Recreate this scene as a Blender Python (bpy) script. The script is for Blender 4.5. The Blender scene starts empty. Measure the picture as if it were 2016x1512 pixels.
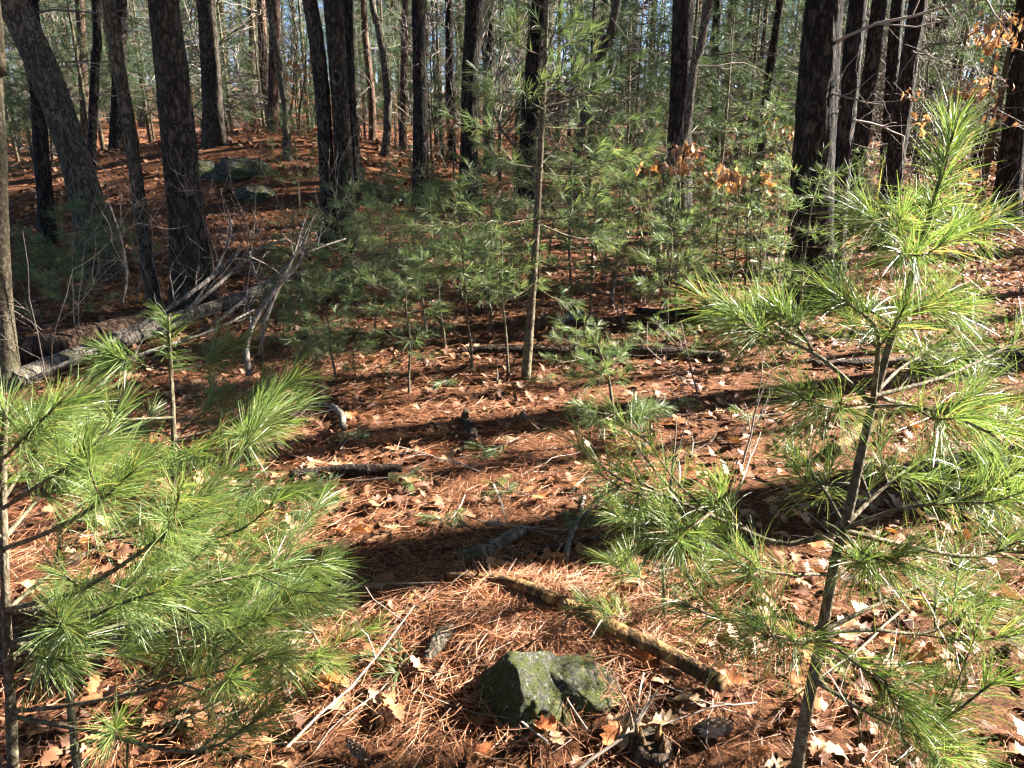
import bpy, math, random
import numpy as np
from mathutils import Vector, Matrix

random.seed(7)
RNG = np.random.default_rng(11)
SC = bpy.context.scene
COL = SC.collection
R = math.radians

# ------------------------------------------------------------------ camera
CAMZ, PITCH, FPX = 1.55, R(19.7), 1500.0
cam_d = bpy.data.cameras.new('camera'); cam = bpy.data.objects.new('camera', cam_d); COL.objects.link(cam)
cam.location = (0, 0, CAMZ); cam.rotation_euler = (R(90) - PITCH, 0, 0)
cam_d.sensor_width = 36.0; cam_d.lens = FPX / 2016 * 36
cam_d.clip_start = 0.02; cam_d.clip_end = 2000
SC.camera = cam

# ------------------------------------------------------------------ light
SUN_AZ, SUN_EL = R(73), R(31)          # azimuth clockwise from +Y (view direction)
SUN = np.array([math.sin(SUN_AZ) * math.cos(SUN_EL), math.cos(SUN_AZ) * math.cos(SUN_EL), math.sin(SUN_EL)])
world = bpy.data.worlds.new('World'); SC.world = world; world.use_nodes = True
wn = world.node_tree.nodes; wl = world.node_tree.links
sky = wn.new('ShaderNodeTexSky'); sky.sky_type = 'NISHITA'; sky.sun_disc = False
sky.air_density = 0.32; sky.dust_density = 0.2; sky.sun_elevation = SUN_EL; sky.sun_rotation = SUN_AZ
wn['Background'].inputs['Strength'].default_value = 0.05
wl.new(sky.outputs[0], wn['Background'].inputs['Color'])
sd = bpy.data.lights.new('sun', 'SUN'); sun = bpy.data.objects.new('sun', sd); COL.objects.link(sun)
sd.energy = 5.0; sd.angle = R(0.53); sd.color = (1.0, 0.945, 0.86)
sun.rotation_euler = Vector(-SUN).to_track_quat('-Z', 'Y').to_euler()
sun.location = (30, 10, 30)

SC.view_settings.view_transform = 'Standard'; SC.view_settings.look = 'None'
SC.view_settings.exposure = 3.15; SC.view_settings.gamma = 1.0
SC.view_settings.use_curve_mapping = False
SC.render.engine = 'CYCLES'
cy = SC.cycles
cy.use_denoising = True
try:
    cy.denoiser = 'OPENIMAGEDENOISE'; cy.denoising_input_passes = 'RGB_ALBEDO_NORMAL'; cy.denoising_prefilter = 'ACCURATE'
except Exception: pass
cy.use_light_tree = False; cy.max_bounces = 4; cy.diffuse_bounces = 1; cy.glossy_bounces = 2; cy.transmission_bounces = 3; cy.transparent_max_bounces = 4
cy.filter_width = 1.25; cy.use_adaptive_sampling = True; cy.adaptive_threshold = 0.03; cy.caustics_reflective = False; cy.caustics_refractive = False
cy.sample_clamp_indirect = 4.0

# ------------------------------------------------------------------ noise
_rs = np.random.default_rng(3)
_perm = np.concatenate([_rs.permutation(256)] * 3); _val = _rs.random(256)
def noise3(x, y, z):
    x = np.asarray(x, float); y = np.asarray(y, float) + 0 * x; z = np.asarray(z, float) + 0 * x
    xi = np.floor(x).astype(int); yi = np.floor(y).astype(int); zi = np.floor(z).astype(int)
    f = [a - b for a, b in ((x, xi), (y, yi), (z, zi))]; f = [a * a * (3 - 2 * a) for a in f]
    out = 0
    for i in (0, 1):
        for j in (0, 1):
            for k in (0, 1):
                h = _val[_perm[_perm[_perm[(xi + i) & 255] + ((yi + j) & 255)] + ((zi + k) & 255)]]
                out = out + h * (f[0] if i else 1 - f[0]) * (f[1] if j else 1 - f[1]) * (f[2] if k else 1 - f[2])
    return out
def fbm(x, y, z=0.0, o=4):
    s, a, t = 0, 1.0, 0
    for i in range(o):
        s = s + a * noise3(x * 2 ** i + 17.3 * i, y * 2 ** i + 5.1 * i, np.asarray(z) * 2 ** i + 9.7 * i); t += a; a *= 0.5
    return s / t

# ------------------------------------------------------------------ terrain height
def H(x, y):
    x = np.asarray(x, float); y = np.asarray(y, float)
    g = lambda cx, cy_, sx, sy, a: a * np.exp(-(((x - cx) / sx) ** 2 + ((y - cy_) / sy) ** 2))
    h = 0.10 * (fbm(x * 0.35, y * 0.35, 0.5, 3) - 0.5) + 0.05 * (fbm(x * 1.6, y * 1.6, 3.5, 3) - 0.5)
    h = h * np.clip((y - 0.5) / 3, 0.25, 1)
    h = h + g(-4.6, 17.0, 3.6, 3.4, 0.95) + g(-8.5, 18.5, 5, 4, 0.5) + g(-3.3, 13.2, 1.7, 1.2, 0.22)
    h = h + g(0.02, 2.0, 0.42, 0.33, 0.07)                                     # hump of needles at the stone
    h = h + 0.03 * np.clip(y - 30, 0, None) + 0.02 * np.clip(np.abs(x) - 25, 0, None)
    return h

c_, s_ = math.cos(PITCH), math.sin(PITCH)
def ray(px, py):
    u, v = (px - 1008) / FPX, (756 - py) / FPX
    return np.array([u, c_ + s_ * v, -s_ + c_ * v])
def at(px, py, Y):
    d = ray(px, py); t = Y / d[1]
    return np.array([0, 0, CAMZ]) + d * t
def gnd(px, py):
    d = ray(px, py); t = 1.0
    for _ in range(4000):
        p = np.array([0, 0, CAMZ]) + d * t
        if p[2] <= float(H(p[0], p[1])): return p
        t += 0.01 if t < 12 else 0.04
    return p
def proj(p):
    q = np.asarray(p, float) - np.array([0, 0, CAMZ])
    zc = q[1] * c_ - q[2] * s_; v = q[1] * s_ + q[2] * c_
    return 1008 + FPX * q[0] / zc, 756 - FPX * v / zc, zc
def nrm(v):
    v = np.asarray(v, float); return v / (np.linalg.norm(v, axis=-1, keepdims=True) + 1e-12)

# ------------------------------------------------------------------ mesh building
class MB:
    def __init__(s): s.v = []; s.q = []; s.t = []; s.n = 0
    def add(s, v, q=None, t=None):
        v = np.asarray(v, float).reshape(-1, 3); s.v.append(v)
        if q is not None and len(q): s.q.append(np.asarray(q, int).reshape(-1, 4) + s.n)
        if t is not None and len(t): s.t.append(np.asarray(t, int).reshape(-1, 3) + s.n)
        s.n += len(v)
    def mesh(s, name, mat, smooth=True):
        V = np.concatenate(s.v) if s.v else np.zeros((0, 3))
        Q = np.concatenate(s.q) if s.q else np.zeros((0, 4), int)
        T = np.concatenate(s.t) if s.t else np.zeros((0, 3), int)
        me = bpy.data.meshes.new(name)
        me.vertices.add(len(V)); me.vertices.foreach_set('co', V.astype(np.float32).ravel())
        me.loops.add(Q.size + T.size); me.loops.foreach_set('vertex_index', np.concatenate([Q.ravel(), T.ravel()]).astype(np.int32))
        me.polygons.add(len(Q) + len(T))
        st = np.concatenate([np.arange(len(Q)) * 4, Q.size + np.arange(len(T)) * 3]).astype(np.int32)
        me.polygons.foreach_set('loop_start', st)
        if smooth: me.polygons.foreach_set('use_smooth', np.ones(len(Q) + len(T), bool))
        me.materials.append(mat)
        me.update(calc_edges=True); me.validate()
        return me
    def build(s, name, mat, parent=None, smooth=True, origin=None):
        if origin is not None:
            for a in s.v: a -= np.asarray(origin, float)
        return link(name, s.mesh(name, mat, smooth), parent)
def link(name, data, parent=None, loc=None):
    o = bpy.data.objects.new(name, data); COL.objects.link(o)
    if parent is not None: o.parent = parent
    if loc is not None: o.location = [float(a) for a in loc]
    return o
def tag(o, label, cat, group=None, kind=None):
    o['label'] = label
    if cat: o['category'] = cat
    if group: o['group'] = group
    if kind: o['kind'] = kind
    return o
def empty(name, loc):
    o = link(name, None, loc=loc); o.empty_display_size = 0.1; return o
def copy_tree(o, parent=None):
    c = o.copy(); COL.objects.link(c); c.parent = parent
    for ch in list(o.children): copy_tree(ch, c)
    return c

def spline(pts, n):
    """Catmull-Rom resample of (k,d) points into n rows"""
    P = np.asarray(pts, float)
    if len(P) == 2: return P[0] + np.linspace(0, 1, n)[:, None] * (P[1] - P[0])
    P = np.vstack([2 * P[0] - P[1], P, 2 * P[-1] - P[-2]])
    k = len(P) - 3
    d = np.linalg.norm(np.diff(P[1:-1, :3], axis=0), axis=1); cum = np.concatenate([[0], np.cumsum(d)]); cum /= cum[-1]
    s = np.linspace(0, 1, n); i = np.clip(np.searchsorted(cum, s, side='right') - 1, 0, k - 1)
    t = ((s - cum[i]) / (cum[i + 1] - cum[i] + 1e-12))[:, None]
    p0, p1, p2, p3 = P[i], P[i + 1], P[i + 2], P[i + 3]
    return 0.5 * (2 * p1 + (p2 - p0) * t + (2 * p0 - 5 * p1 + 4 * p2 - p3) * t * t + (3 * p1 - p0 - 3 * p2 + p3) * t ** 3)

def tube(mb, P, r, sides=6, rel=None, cap=True):
    P = np.asarray(P, float); n = len(P); r = np.broadcast_to(np.asarray(r, float), (n,)).copy()
    T = nrm(np.gradient(P, axis=0)); ref = np.array([0.13, 0.99, 0.05])
    if abs(T[0] @ nrm(ref)) > 0.9: ref = np.array([0.9, 0.1, 0.4])
    U = nrm(np.cross(np.broadcast_to(ref, T.shape), T)); W = np.cross(T, U)
    a = np.arange(sides) * 2 * math.pi / sides
    rr = r[:, None] * np.ones(sides)
    if rel is not None: rr = rr + rel(P, a, r)
    V = P[:, None] + rr[..., None] * (np.cos(a)[None, :, None] * U[:, None] + np.sin(a)[None, :, None] * W[:, None])
    i = np.arange(n - 1)[:, None] * sides; j = np.arange(sides)[None]; j2 = (j + 1) % sides
    Q = np.stack([i + j, i + j2, i + sides + j2, i + sides + j], -1).reshape(-1, 4)
    V = V.reshape(-1, 3); Tr = []
    if cap:
        V = np.vstack([V, P[0], P[-1]]); m = n * sides
        for k in range(sides):
            Tr += [(m, (k + 1) % sides, k), (m + 1, (n - 1) * sides + k, (n - 1) * sides + (k + 1) % sides)]
    mb.add(V, Q, Tr)

def ribbons(mb, base, d, L, w, droop, segs=3, rng=RNG, curl=0.0):
    """N needles as tapering ribbons: base (N,3), direction (N,3), length, width; droop pulls down"""
    N = len(base)
    if N == 0: return
    L = np.broadcast_to(L, (N,)); w = np.broadcast_to(w, (N,))
    side = nrm(np.cross(d, rng.normal(size=(N, 3)))); bend = rng.normal(size=(N, 3)) * curl
    t = np.linspace(0, 1, segs + 1)
    C = base[:, None] + d[:, None] * (L[:, None] * t)[..., None]
    dv = np.zeros((N, 3)); dv[:, 2] = -1
    C = C + (dv * np.broadcast_to(droop, (N,))[:, None] + bend)[:, None] * (L[:, None] * t ** 2)[..., None]
    wp = np.where(t < 0.7, 1.0, np.where(t < 0.99, 0.8, 0.25))
    off = side[:, None] * (w[:, None] * 0.5 * wp)[..., None]
    V = np.stack([C - off, C + off], 2)                       # N,segs+1,2,3
    b = (np.arange(N) * (segs + 1) * 2)[:, None]; k = (np.arange(segs) * 2)[None]
    Q = np.stack([b + k, b + k + 1, b + k + 3, b + k + 2], -1).reshape(-1, 4)
    mb.add(V.reshape(-1, 3), Q)

# ------------------------------------------------------------------ materials
def new_mat(name):
    m = bpy.data.materials.new(name); m.use_nodes = True
    nt = m.node_tree; return m, nt, nt.nodes['Principled BSDF'], nt.nodes['Material Output']
def ramp(nt, stops, fac):
    r = nt.nodes.new('ShaderNodeValToRGB'); e = r.color_ramp.elements
    while len(e) < len(stops): e.new(0.5)
    for k, (p, c) in enumerate(stops): e[k].position = p; e[k].color = (*c, 1)
    nt.links.new(fac, r.inputs[0]); return r.outputs[0]
def tex_noise(nt, vec, scale, detail=4, rough=0.6):
    n = nt.nodes.new('ShaderNodeTexNoise'); n.inputs['Scale'].default_value = scale
    n.inputs['Detail'].default_value = detail; n.inputs['Roughness'].default_value = rough
    if vec is not None: nt.links.new(vec, n.inputs['Vector'])
    return n.outputs['Fac']
def mixc(nt, a, b, f, mode='MIX'):
    m = nt.nodes.new('ShaderNodeMix'); m.data_type = 'RGBA'; m.blend_type = mode
    for s, v in ((m.inputs[0], f), (m.inputs[6], a), (m.inputs[7], b)):
        if hasattr(v, 'links') or hasattr(v, 'is_linked'): nt.links.new(v, s)
        else: s.default_value = v if isinstance(v, float) else (*v, 1)
    return m.outputs[2]
def objcoord(nt, scale=(1, 1, 1)):
    tc = nt.nodes.new('ShaderNodeTexCoord'); mp = nt.nodes.new('ShaderNodeMapping'); mp.inputs['Scale'].default_value = scale
    oi = nt.nodes.new('ShaderNodeObjectInfo'); ml = nt.nodes.new('ShaderNodeMath'); ml.operation = 'MULTIPLY'; ml.inputs[1].default_value = 13.0
    nt.links.new(oi.outputs['Random'], ml.inputs[0]); nt.links.new(ml.outputs[0], mp.inputs['Location'])
    nt.links.new(tc.outputs['Object'], mp.inputs['Vector']); return mp.outputs[0]
def bump(nt, b, h, strength, dist=0.01):
    bp = nt.nodes.new('ShaderNodeBump'); bp.inputs['Strength'].default_value = strength; bp.inputs['Distance'].default_value = dist
    nt.links.new(h, bp.inputs['Height']); nt.links.new(bp.outputs[0], b.inputs['Normal'])

def bark_mat(name, dark, mid, light, moss=None, scale=1.0, stretch=0.2, bumpd=0.012, furrow=5.0):
    """wavering furrows along the stem between rough ridges"""
    m, nt, b, o = new_mat(name)
    v = objcoord(nt, (scale, scale, scale * stretch))
    def nz(sc, det, rough, dist):
        n = nt.nodes.new('ShaderNodeTexNoise'); n.inputs['Scale'].default_value = sc; n.inputs['Detail'].default_value = det
        n.inputs['Roughness'].default_value = rough; n.inputs['Distortion'].default_value = dist; nt.links.new(v, n.inputs['Vector']); return n.outputs['Fac']
    def mth(op, x, y, z=None):
        n = nt.nodes.new('ShaderNodeMath'); n.operation = op
        for k, q in enumerate((x, y, z)):
            if q is None: continue
            if isinstance(q, (int, float)): n.inputs[k].default_value = q
            else: nt.links.new(q, n.inputs[k])
        return n.outputs[0]
    def ridge(sc):
        return mth('MINIMUM', mth('MULTIPLY', mth('ABSOLUTE', mth('SUBTRACT', nz(sc, 2, 0.55, 0.5), 0.5), 0), furrow * 1.6), 1.0)
    h = mth('MULTIPLY', ridge(17), mth('MULTIPLY_ADD', ridge(34), 0.55, 0.45))
    fine = nz(90, 5, 0.7, 0.0)
    hh = mth('MULTIPLY_ADD', fine, 0.7, mth('MULTIPLY_ADD', h, 0.75, -0.2))
    col = ramp(nt, [(0.1, dark), (0.42, mid), (0.85, light)], hh)
    v2 = objcoord(nt, (1, 1, 0.6))
    if moss:
        ms = ramp(nt, [(0.5, (0, 0, 0)), (0.66, (0.8, 0.8, 0.8))], tex_noise(nt, v2, 3.0, 6, 0.7))
        col = mixc(nt, col, mixc(nt, col, moss, 0.65), ms)
    var = ramp(nt, [(0.3, (0.72, 0.72, 0.72)), (0.7, (1.2, 1.17, 1.12))], tex_noise(nt, v2, 1.6, 3))
    col = mixc(nt, col, var, 1.0, 'MULTIPLY')
    nt.links.new(col, b.inputs['Base Color']); b.inputs['Roughness'].default_value = 0.9; b.inputs['Specular IOR Level'].default_value = 0.2
    bump(nt, b, hh, 0.9, bumpd); return m
def island_mat(name, stops, rough=0.6, trans=0.0, tcol=1.3, spec=0.4, noise=None):
    """colour differs from piece to piece; a share of the light passes through"""
    m, nt, b, o = new_mat(name)
    g = nt.nodes.new('ShaderNodeNewGeometry'); oi = nt.nodes.new('ShaderNodeObjectInfo')
    ad = nt.nodes.new('ShaderNodeMath'); ad.operation = 'ADD'; fr = nt.nodes.new('ShaderNodeMath'); fr.operation = 'FRACT'
    nt.links.new(g.outputs['Random Per Island'], ad.inputs[0]); nt.links.new(oi.outputs['Random'], ad.inputs[1]); nt.links.new(ad.outputs[0], fr.inputs[0])
    col = ramp(nt, stops, fr.outputs[0])
    if noise:
        tc = nt.nodes.new('ShaderNodeTexCoord')
        col = mixc(nt, col, ramp(nt, [(0.3, (0.6, 0.55, 0.5)), (0.7, (1.15, 1.12, 1.08))], tex_noise(nt, tc.outputs['Object'], noise, 4)), 1.0, 'MULTIPLY')
    nt.links.new(col, b.inputs['Base Color']); b.inputs['Roughness'].default_value = rough; b.inputs['Specular IOR Level'].default_value = spec
    if trans > 0:
        tr = nt.nodes.new('ShaderNodeBsdfTranslucent'); mx = nt.nodes.new('ShaderNodeMixShader'); mx.inputs[0].default_value = trans
        nt.links.new(mixc(nt, col, (tcol, tcol, tcol * 0.6), 1.0, 'MULTIPLY'), tr.inputs['Color'])
        nt.links.new(b.outputs[0], mx.inputs[1]); nt.links.new(tr.outputs[0], mx.inputs[2]); nt.links.new(mx.outputs[0], o.inputs['Surface'])
    return m

M = {}
M['oak_bark'] = bark_mat('oak_bark', (0.010, 0.008, 0.006), (0.042, 0.033, 0.025), (0.13, 0.105, 0.08), moss=(0.055, 0.058, 0.034), scale=1.25, stretch=0.38)
M['grey_bark'] = bark_mat('grey_bark', (0.026, 0.021, 0.015), (0.085, 0.072, 0.052), (0.20, 0.17, 0.13), moss=(0.08, 0.085, 0.05), scale=1.4, stretch=0.45, bumpd=0.008)
M['pine_bark'] = bark_mat('pine_bark', (0.006, 0.005, 0.004), (0.02, 0.0155, 0.012), (0.09, 0.07, 0.055), moss=(0.03, 0.033, 0.022), scale=1.0, stretch=0.33, bumpd=0.016)
M['red_bark'] = bark_mat('red_bark', (0.025, 0.015, 0.010), (0.085, 0.05, 0.034), (0.20, 0.13, 0.092), scale=0.9, stretch=0.2)
M['young_bark'] = bark_mat('young_bark', (0.05, 0.04, 0.025), (0.12, 0.095, 0.06), (0.20, 0.17, 0.12), moss=(0.13, 0.14, 0.08), scale=2.0, stretch=0.6, bumpd=0.003)
M['twig'] = island_mat('twig_bark', [(0.0, (0.10, 0.075, 0.055)), (0.5, (0.19, 0.155, 0.125)), (1.0, (0.30, 0.26, 0.22))], 0.8, spec=0.25)
M['dry_wood'] = bark_mat('dry_wood', (0.045, 0.036, 0.028), (0.15, 0.125, 0.10), (0.29, 0.255, 0.215), scale=1.6, stretch=0.2, bumpd=0.006)
M['pale_wood'] = bark_mat('pale_wood', (0.06, 0.05, 0.04), (0.19, 0.16, 0.135), (0.33, 0.295, 0.25), scale=1.8, stretch=0.2, bumpd=0.004)
M['brown_wood'] = bark_mat('brown_wood', (0.022, 0.012, 0.006), (0.115, 0.065, 0.028), (0.25, 0.15, 0.06), scale=1.1, stretch=0.25, bumpd=0.006)
M['rotten_wood'] = bark_mat('rotten_wood', (0.012, 0.008, 0.006), (0.05, 0.032, 0.022), (0.13, 0.085, 0.055), moss=(0.045, 0.05, 0.02), scale=1.2, stretch=0.5, bumpd=0.012)
GREEN = [(0.0, (0.055, 0.105, 0.025)), (0.35, (0.10, 0.155, 0.04)), (0.7, (0.14, 0.19, 0.058)), (0.92, (0.18, 0.21, 0.07)), (1.0, (0.29, 0.21, 0.08))]
M['needle'] = island_mat('pine_needle', GREEN, 0.40, 0.38, 1.6, 0.65)
BLUEG = [(0.0, (0.075, 0.125, 0.05)), (0.5, (0.125, 0.18, 0.078)), (0.9, (0.175, 0.22, 0.105)), (1.0, (0.26, 0.21, 0.09))]
M['needle_soft'] = island_mat('pine_needle_soft', BLUEG, 0.45, 0.42, 1.6, 0.6)
M['needle_far'] = island_mat('pine_needle_far', [(0.0, (0.04, 0.07, 0.034)), (0.6, (0.07, 0.11, 0.055)), (1.0, (0.12, 0.155, 0.085))], 0.5, 0.38, 1.35, 0.4)
BROWN = [(0.0, (0.08, 0.035, 0.02)), (0.35, (0.19, 0.085, 0.045)), (0.7, (0.28, 0.14, 0.075)), (0.93, (0.35, 0.20, 0.115)), (1.0, (0.42, 0.30, 0.20))]
M['leaf_litter'] = island_mat('leaf_litter', BROWN, 0.62, 0.12, 1.0, 0.35, noise=9)
M['leaf_tan'] = island_mat('tan_leaf', [(0, (0.36, 0.22, 0.12)), (1, (0.45, 0.30, 0.18))], 0.6, 0.12, 1.0, 0.35, noise=14)
M['leaf_brown'] = island_mat('brown_leaf', [(0, (0.22, 0.10, 0.045)), (1, (0.33, 0.16, 0.075))], 0.6, 0.12, 1.0, 0.35, noise=14)
M['leaf_russet'] = island_mat('russet_leaf', [(0, (0.32, 0.10, 0.035)), (1, (0.44, 0.17, 0.06))], 0.6, 0.15, 1.0, 0.35, noise=14)
M['leaf_orange'] = island_mat('orange_leaf', [(0, (0.36, 0.16, 0.075)), (0.5, (0.50, 0.25, 0.125)), (1, (0.58, 0.36, 0.22))], 0.55, 0.3, 1.1, 0.35)
M['needle_litter'] = island_mat('needle_litter', [(0, (0.13, 0.055, 0.03)), (0.3, (0.29, 0.115, 0.052)), (0.75, (0.41, 0.18, 0.082)), (1, (0.43, 0.29, 0.19))], 0.55, 0.0, spec=0.4)

def ground_material():
    m, nt, b, o = new_mat('forest_floor')
    tc = nt.nodes.new('ShaderNodeTexCoord'); v = tc.outputs['Object']
    c1 = ramp(nt, [(0.36, (0.03, 0.013, 0.007)), (0.5, (0.14, 0.058, 0.026)), (0.64, (0.34, 0.16, 0.075))], tex_noise(nt, v, 34, 9, 0.85))
    c2 = ramp(nt, [(0.35, (0.7, 0.62, 0.55)), (0.65, (1.1, 1.05, 1.0))], tex_noise(nt, v, 1.3, 4))
    col = mixc(nt, c1, c2, 1.0, 'MULTIPLY')
    nt.links.new(col, b.inputs['Base Color']); b.inputs['Roughness'].default_value = 0.9; b.inputs['Specular IOR Level'].default_value = 0.15
    bump(nt, b, tex_noise(nt, v, 34, 9, 0.85), 1.0, 0.04); return m
M['ground'] = ground_material()
def rock_material(name, moss=0.5, k=1.0, f=1.0):
    m, nt, b, o = new_mat(name)
    tc = nt.nodes.new('ShaderNodeTexCoord'); v = tc.outputs['Object']
    base = ramp(nt, [(0.34, (0.012 * k, 0.011 * k, 0.009 * k)), (0.5, (0.085 * k, 0.08 * k, 0.065 * k)), (0.66, (0.27 * k, 0.26 * k, 0.22 * k))], tex_noise(nt, v, 70 * f, 10, 0.85))
    mossc = ramp(nt, [(0.38, (0.012, 0.016, 0.004)), (0.62, (0.105, 0.12, 0.026))], tex_noise(nt, v, 160 * f, 6, 0.8))
    mf = ramp(nt, [(moss - 0.05, (0, 0, 0)), (moss + 0.06, (1, 1, 1))], tex_noise(nt, v, 24 * f, 8, 0.8))
    col = mixc(nt, base, mossc, mf)
    lich = ramp(nt, [(0.60, (0, 0, 0)), (0.64, (1, 1, 1))], tex_noise(nt, v, 42 * f, 6, 0.75))
    col = mixc(nt, col, (0.30, 0.31, 0.26), lich)
    nt.links.new(col, b.inputs['Base Color']); b.inputs['Roughness'].default_value = 0.9; b.inputs['Specular IOR Level'].default_value = 0.25
    bump(nt, b, tex_noise(nt, v, 80 * f, 10, 0.85), 1.0, 0.02); return m
M['rock'] = rock_material('mossy_stone', 0.47, 0.85)
M['boulder'] = rock_material('mossy_boulder', 0.52, 0.6, 0.25)

# ------------------------------------------------------------------ setting: ground sheet
def graded(a, b, fine0, fine1, step, grow=1.16):
    xs = list(np.arange(fine0, fine1, step)); s = step; x = xs[-1]
    while x < b: s = min(s * grow, 8); x += s; xs.append(x)
    s = step; x = xs[0]; pre = []
    while x > a: s = min(s * grow, 8); x -= s; pre.append(x)
    return np.array(pre[::-1] + xs)
gx = graded(-260, 260, -4.2, 4.2, 0.055); gy = graded(-40, 320, 0.6, 8.0, 0.055)
GX, GY = np.meshgrid(gx, gy)
gz = H(GX, GY) + np.where((GY < 12) & (abs(GX) < 7), 0.018 * (fbm(GX * 9, GY * 9, 1.0, 3) - 0.5), 0)
mb = MB(); nx, ny = len(gx), len(gy)
ii = (np.arange(ny - 1)[:, None] * nx + np.arange(nx - 1)[None])
mb.add(np.stack([GX, GY, gz], -1), np.stack([ii, ii + 1, ii + nx + 1, ii + nx], -1).reshape(-1, 4))
g = mb.build('ground', M['ground']); tag(g, 'forest floor of brown leaf mould and orange pine straw', None, kind='structure')

# ------------------------------------------------------------------ tree trunks
def bark_rel(amp, f=11.0, seed=0.0):
    def rel(P, a, r):
        ca, sa = np.cos(a)[None], np.sin(a)[None]; z = P[:, 2:3]; rr = r[:, None]
        x = ca * rr * f + seed; y = sa * rr * f + seed * 1.7
        n = noise3(x * 2.1, y * 2.1, z * f * 0.33) ; n2 = noise3(x * 4.7, y * 4.7, z * f * 0.9)
        ridge = 1 - np.abs(2 * n - 1) * 1.6
        big = noise3(x * 0.25, y * 0.25, z * 0.9) - 0.5
        return amp * (ridge * 0.8 + (n2 - 0.5) * 0.9) + rr * 0.16 * big
    return rel
def trunk_mesh(pts, name, mat, parent, base, sides=20, step=0.08, amp=0.008, flare=0.35, top=None, seed=0.0, ztop=13.0):
    """pts: (x,y,z,r) world; extended upward to ztop, origin at base"""
    P = [list(p) for p in pts]
    if ztop and P[-1][2] < ztop:
        a, b = np.array(P[-2]), np.array(P[-1]); d = nrm(b[:3] - a[:3]); d = nrm(d * np.array([0.6, 0.6, 1.0]))
        h = (ztop - b[2]) / max(d[2], 0.4)
        P.append([*(b[:3] + d * h * 0.5), b[3] * 0.7]); P.append([*(b[:3] + d * h), b[3] * 0.3])
    P = np.array(P); P = np.vstack([P[0] - np.array([0, 0, 0.12, 0]), P])
    L = np.sum(np.linalg.norm(np.diff(P[:, :3], axis=0), axis=1))
    S = spline(P, max(8, int(L / 0.05)))
    keep = []; last = -9; s = 0
    for k in range(len(S)):
        z = S[k, 2] - base[2]; st = step if z < 5.2 else 0.6
        if k == 0 or k == len(S) - 1 or s - last >= st: keep.append(k); last = s
        if k < len(S) - 1: s += np.linalg.norm(S[k + 1, :3] - S[k, :3])
    S = S[keep]; z = S[:, 2] - base[2]
    r = S[:, 3] * (1 + flare * np.exp(-np.clip(z, 0, None) / (S[0, 3] * 1.6 + 0.03)))
    mb = MB(); tube(mb, S[:, :3], r, sides, bark_rel(amp, seed=seed) if amp else None)
    return mb.build(name, mat, parent, origin=base)

# crowns of tall trees (above the picture, they shade the place)
def needle_clumps(mb, C, n, size, L, w, rng, droop=0.15, segs=1):
    N = len(C) * n; b = np.repeat(C, n, 0) + rng.normal(size=(N, 3)) * size
    d = nrm(rng.normal(size=(N, 3)) + np.array([0, 0, 0.35]))
    ribbons(mb, b, d, L * rng.uniform(0.7, 1.2, N), w, droop, segs, rng)
def high_crown(seed, z0=6.5, z1=15.0, rad=2.9, nb=46):
    rng = np.random.default_rng(seed); mb = MB(); C = []
    for k in range(nb):
        u = (k + rng.random()) / nb; z = z0 + (z1 - z0) * u; L = rad * (1 - 0.65 * u) * rng.uniform(0.55, 1.1); az = rng.uniform(0, 6.283)
        t = np.linspace(0.15, 1, 11)[:, None]
        axis = np.array([math.cos(az), math.sin(az), rng.uniform(0.0, 0.35)])
        p = np.array([0, 0, z]) + axis * L * t
        C.append(p + rng.normal(size=p.shape) * 0.22 * np.array([1, 1, 0.5]))
    C = np.vstack(C); needle_clumps(mb, C, 9, 0.17, 0.28, 0.036, rng)
    return mb.mesh('crown', M['needle_far'])
CROWNS = [high_crown(100 + k) for k in range(3)]
def grow_twigs(mb, p, d, L, r, depth, rng, sides=4, up=0.1, nsub=4, wild=0.22, minr=0.0022):
    n = 5; P = [p]; q = d
    for k in range(n):
        q = nrm(q + rng.normal(size=3) * wild + np.array([0, 0, up])); P.append(P[-1] + q * L / n)
    P = np.array(P); tube(mb, P, np.maximum(np.linspace(r, r * 0.45, n + 1), minr), sides, cap=False)
    if depth <= 0: return
    for k in range(nsub):
        i = rng.integers(1, n + 1); t = nrm(P[i] - P[i - 1])
        side = nrm(np.cross(t, rng.normal(size=3))); a = rng.uniform(0.5, 1.0)
        grow_twigs(mb, P[i], nrm(t * math.cos(a) + side * math.sin(a)), L * rng.uniform(0.4, 0.68), r * 0.5, depth - 1, rng, max(3, sides - 1), up, nsub, wild, minr)
def bare_crown(seed, z0=5.0, z1=11.0):
    rng = np.random.default_rng(seed); mb = MB()
    for k in range(9):
        z = rng.uniform(z0, z1); az = rng.uniform(0, 6.283)
        grow_twigs(mb, np.array([0, 0, z]), nrm([math.cos(az), math.sin(az), 0.7]), rng.uniform(2, 3.4), 0.05, 2, rng, 4, 0.08, 5, minr=0.006)
    return mb.mesh('crown', M['twig'])
BCROWNS = [bare_crown(200 + k) for k in range(2)]
def dead_branch_mesh(seed, L):
    rng = np.random.default_rng(seed); mb = MB()
    grow_twigs(mb, np.zeros(3), np.array([1.0, 0, 0.05]), L, 0.011, 1, rng, 5, -0.02, 4, 0.13, 0.0025)
    return mb.mesh('dead_branch', M['twig'])
DEADB = [dead_branch_mesh(300 + k, L) for k, L in enumerate((0.5, 0.7, 0.9, 1.1, 0.6, 1.3))]

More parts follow.
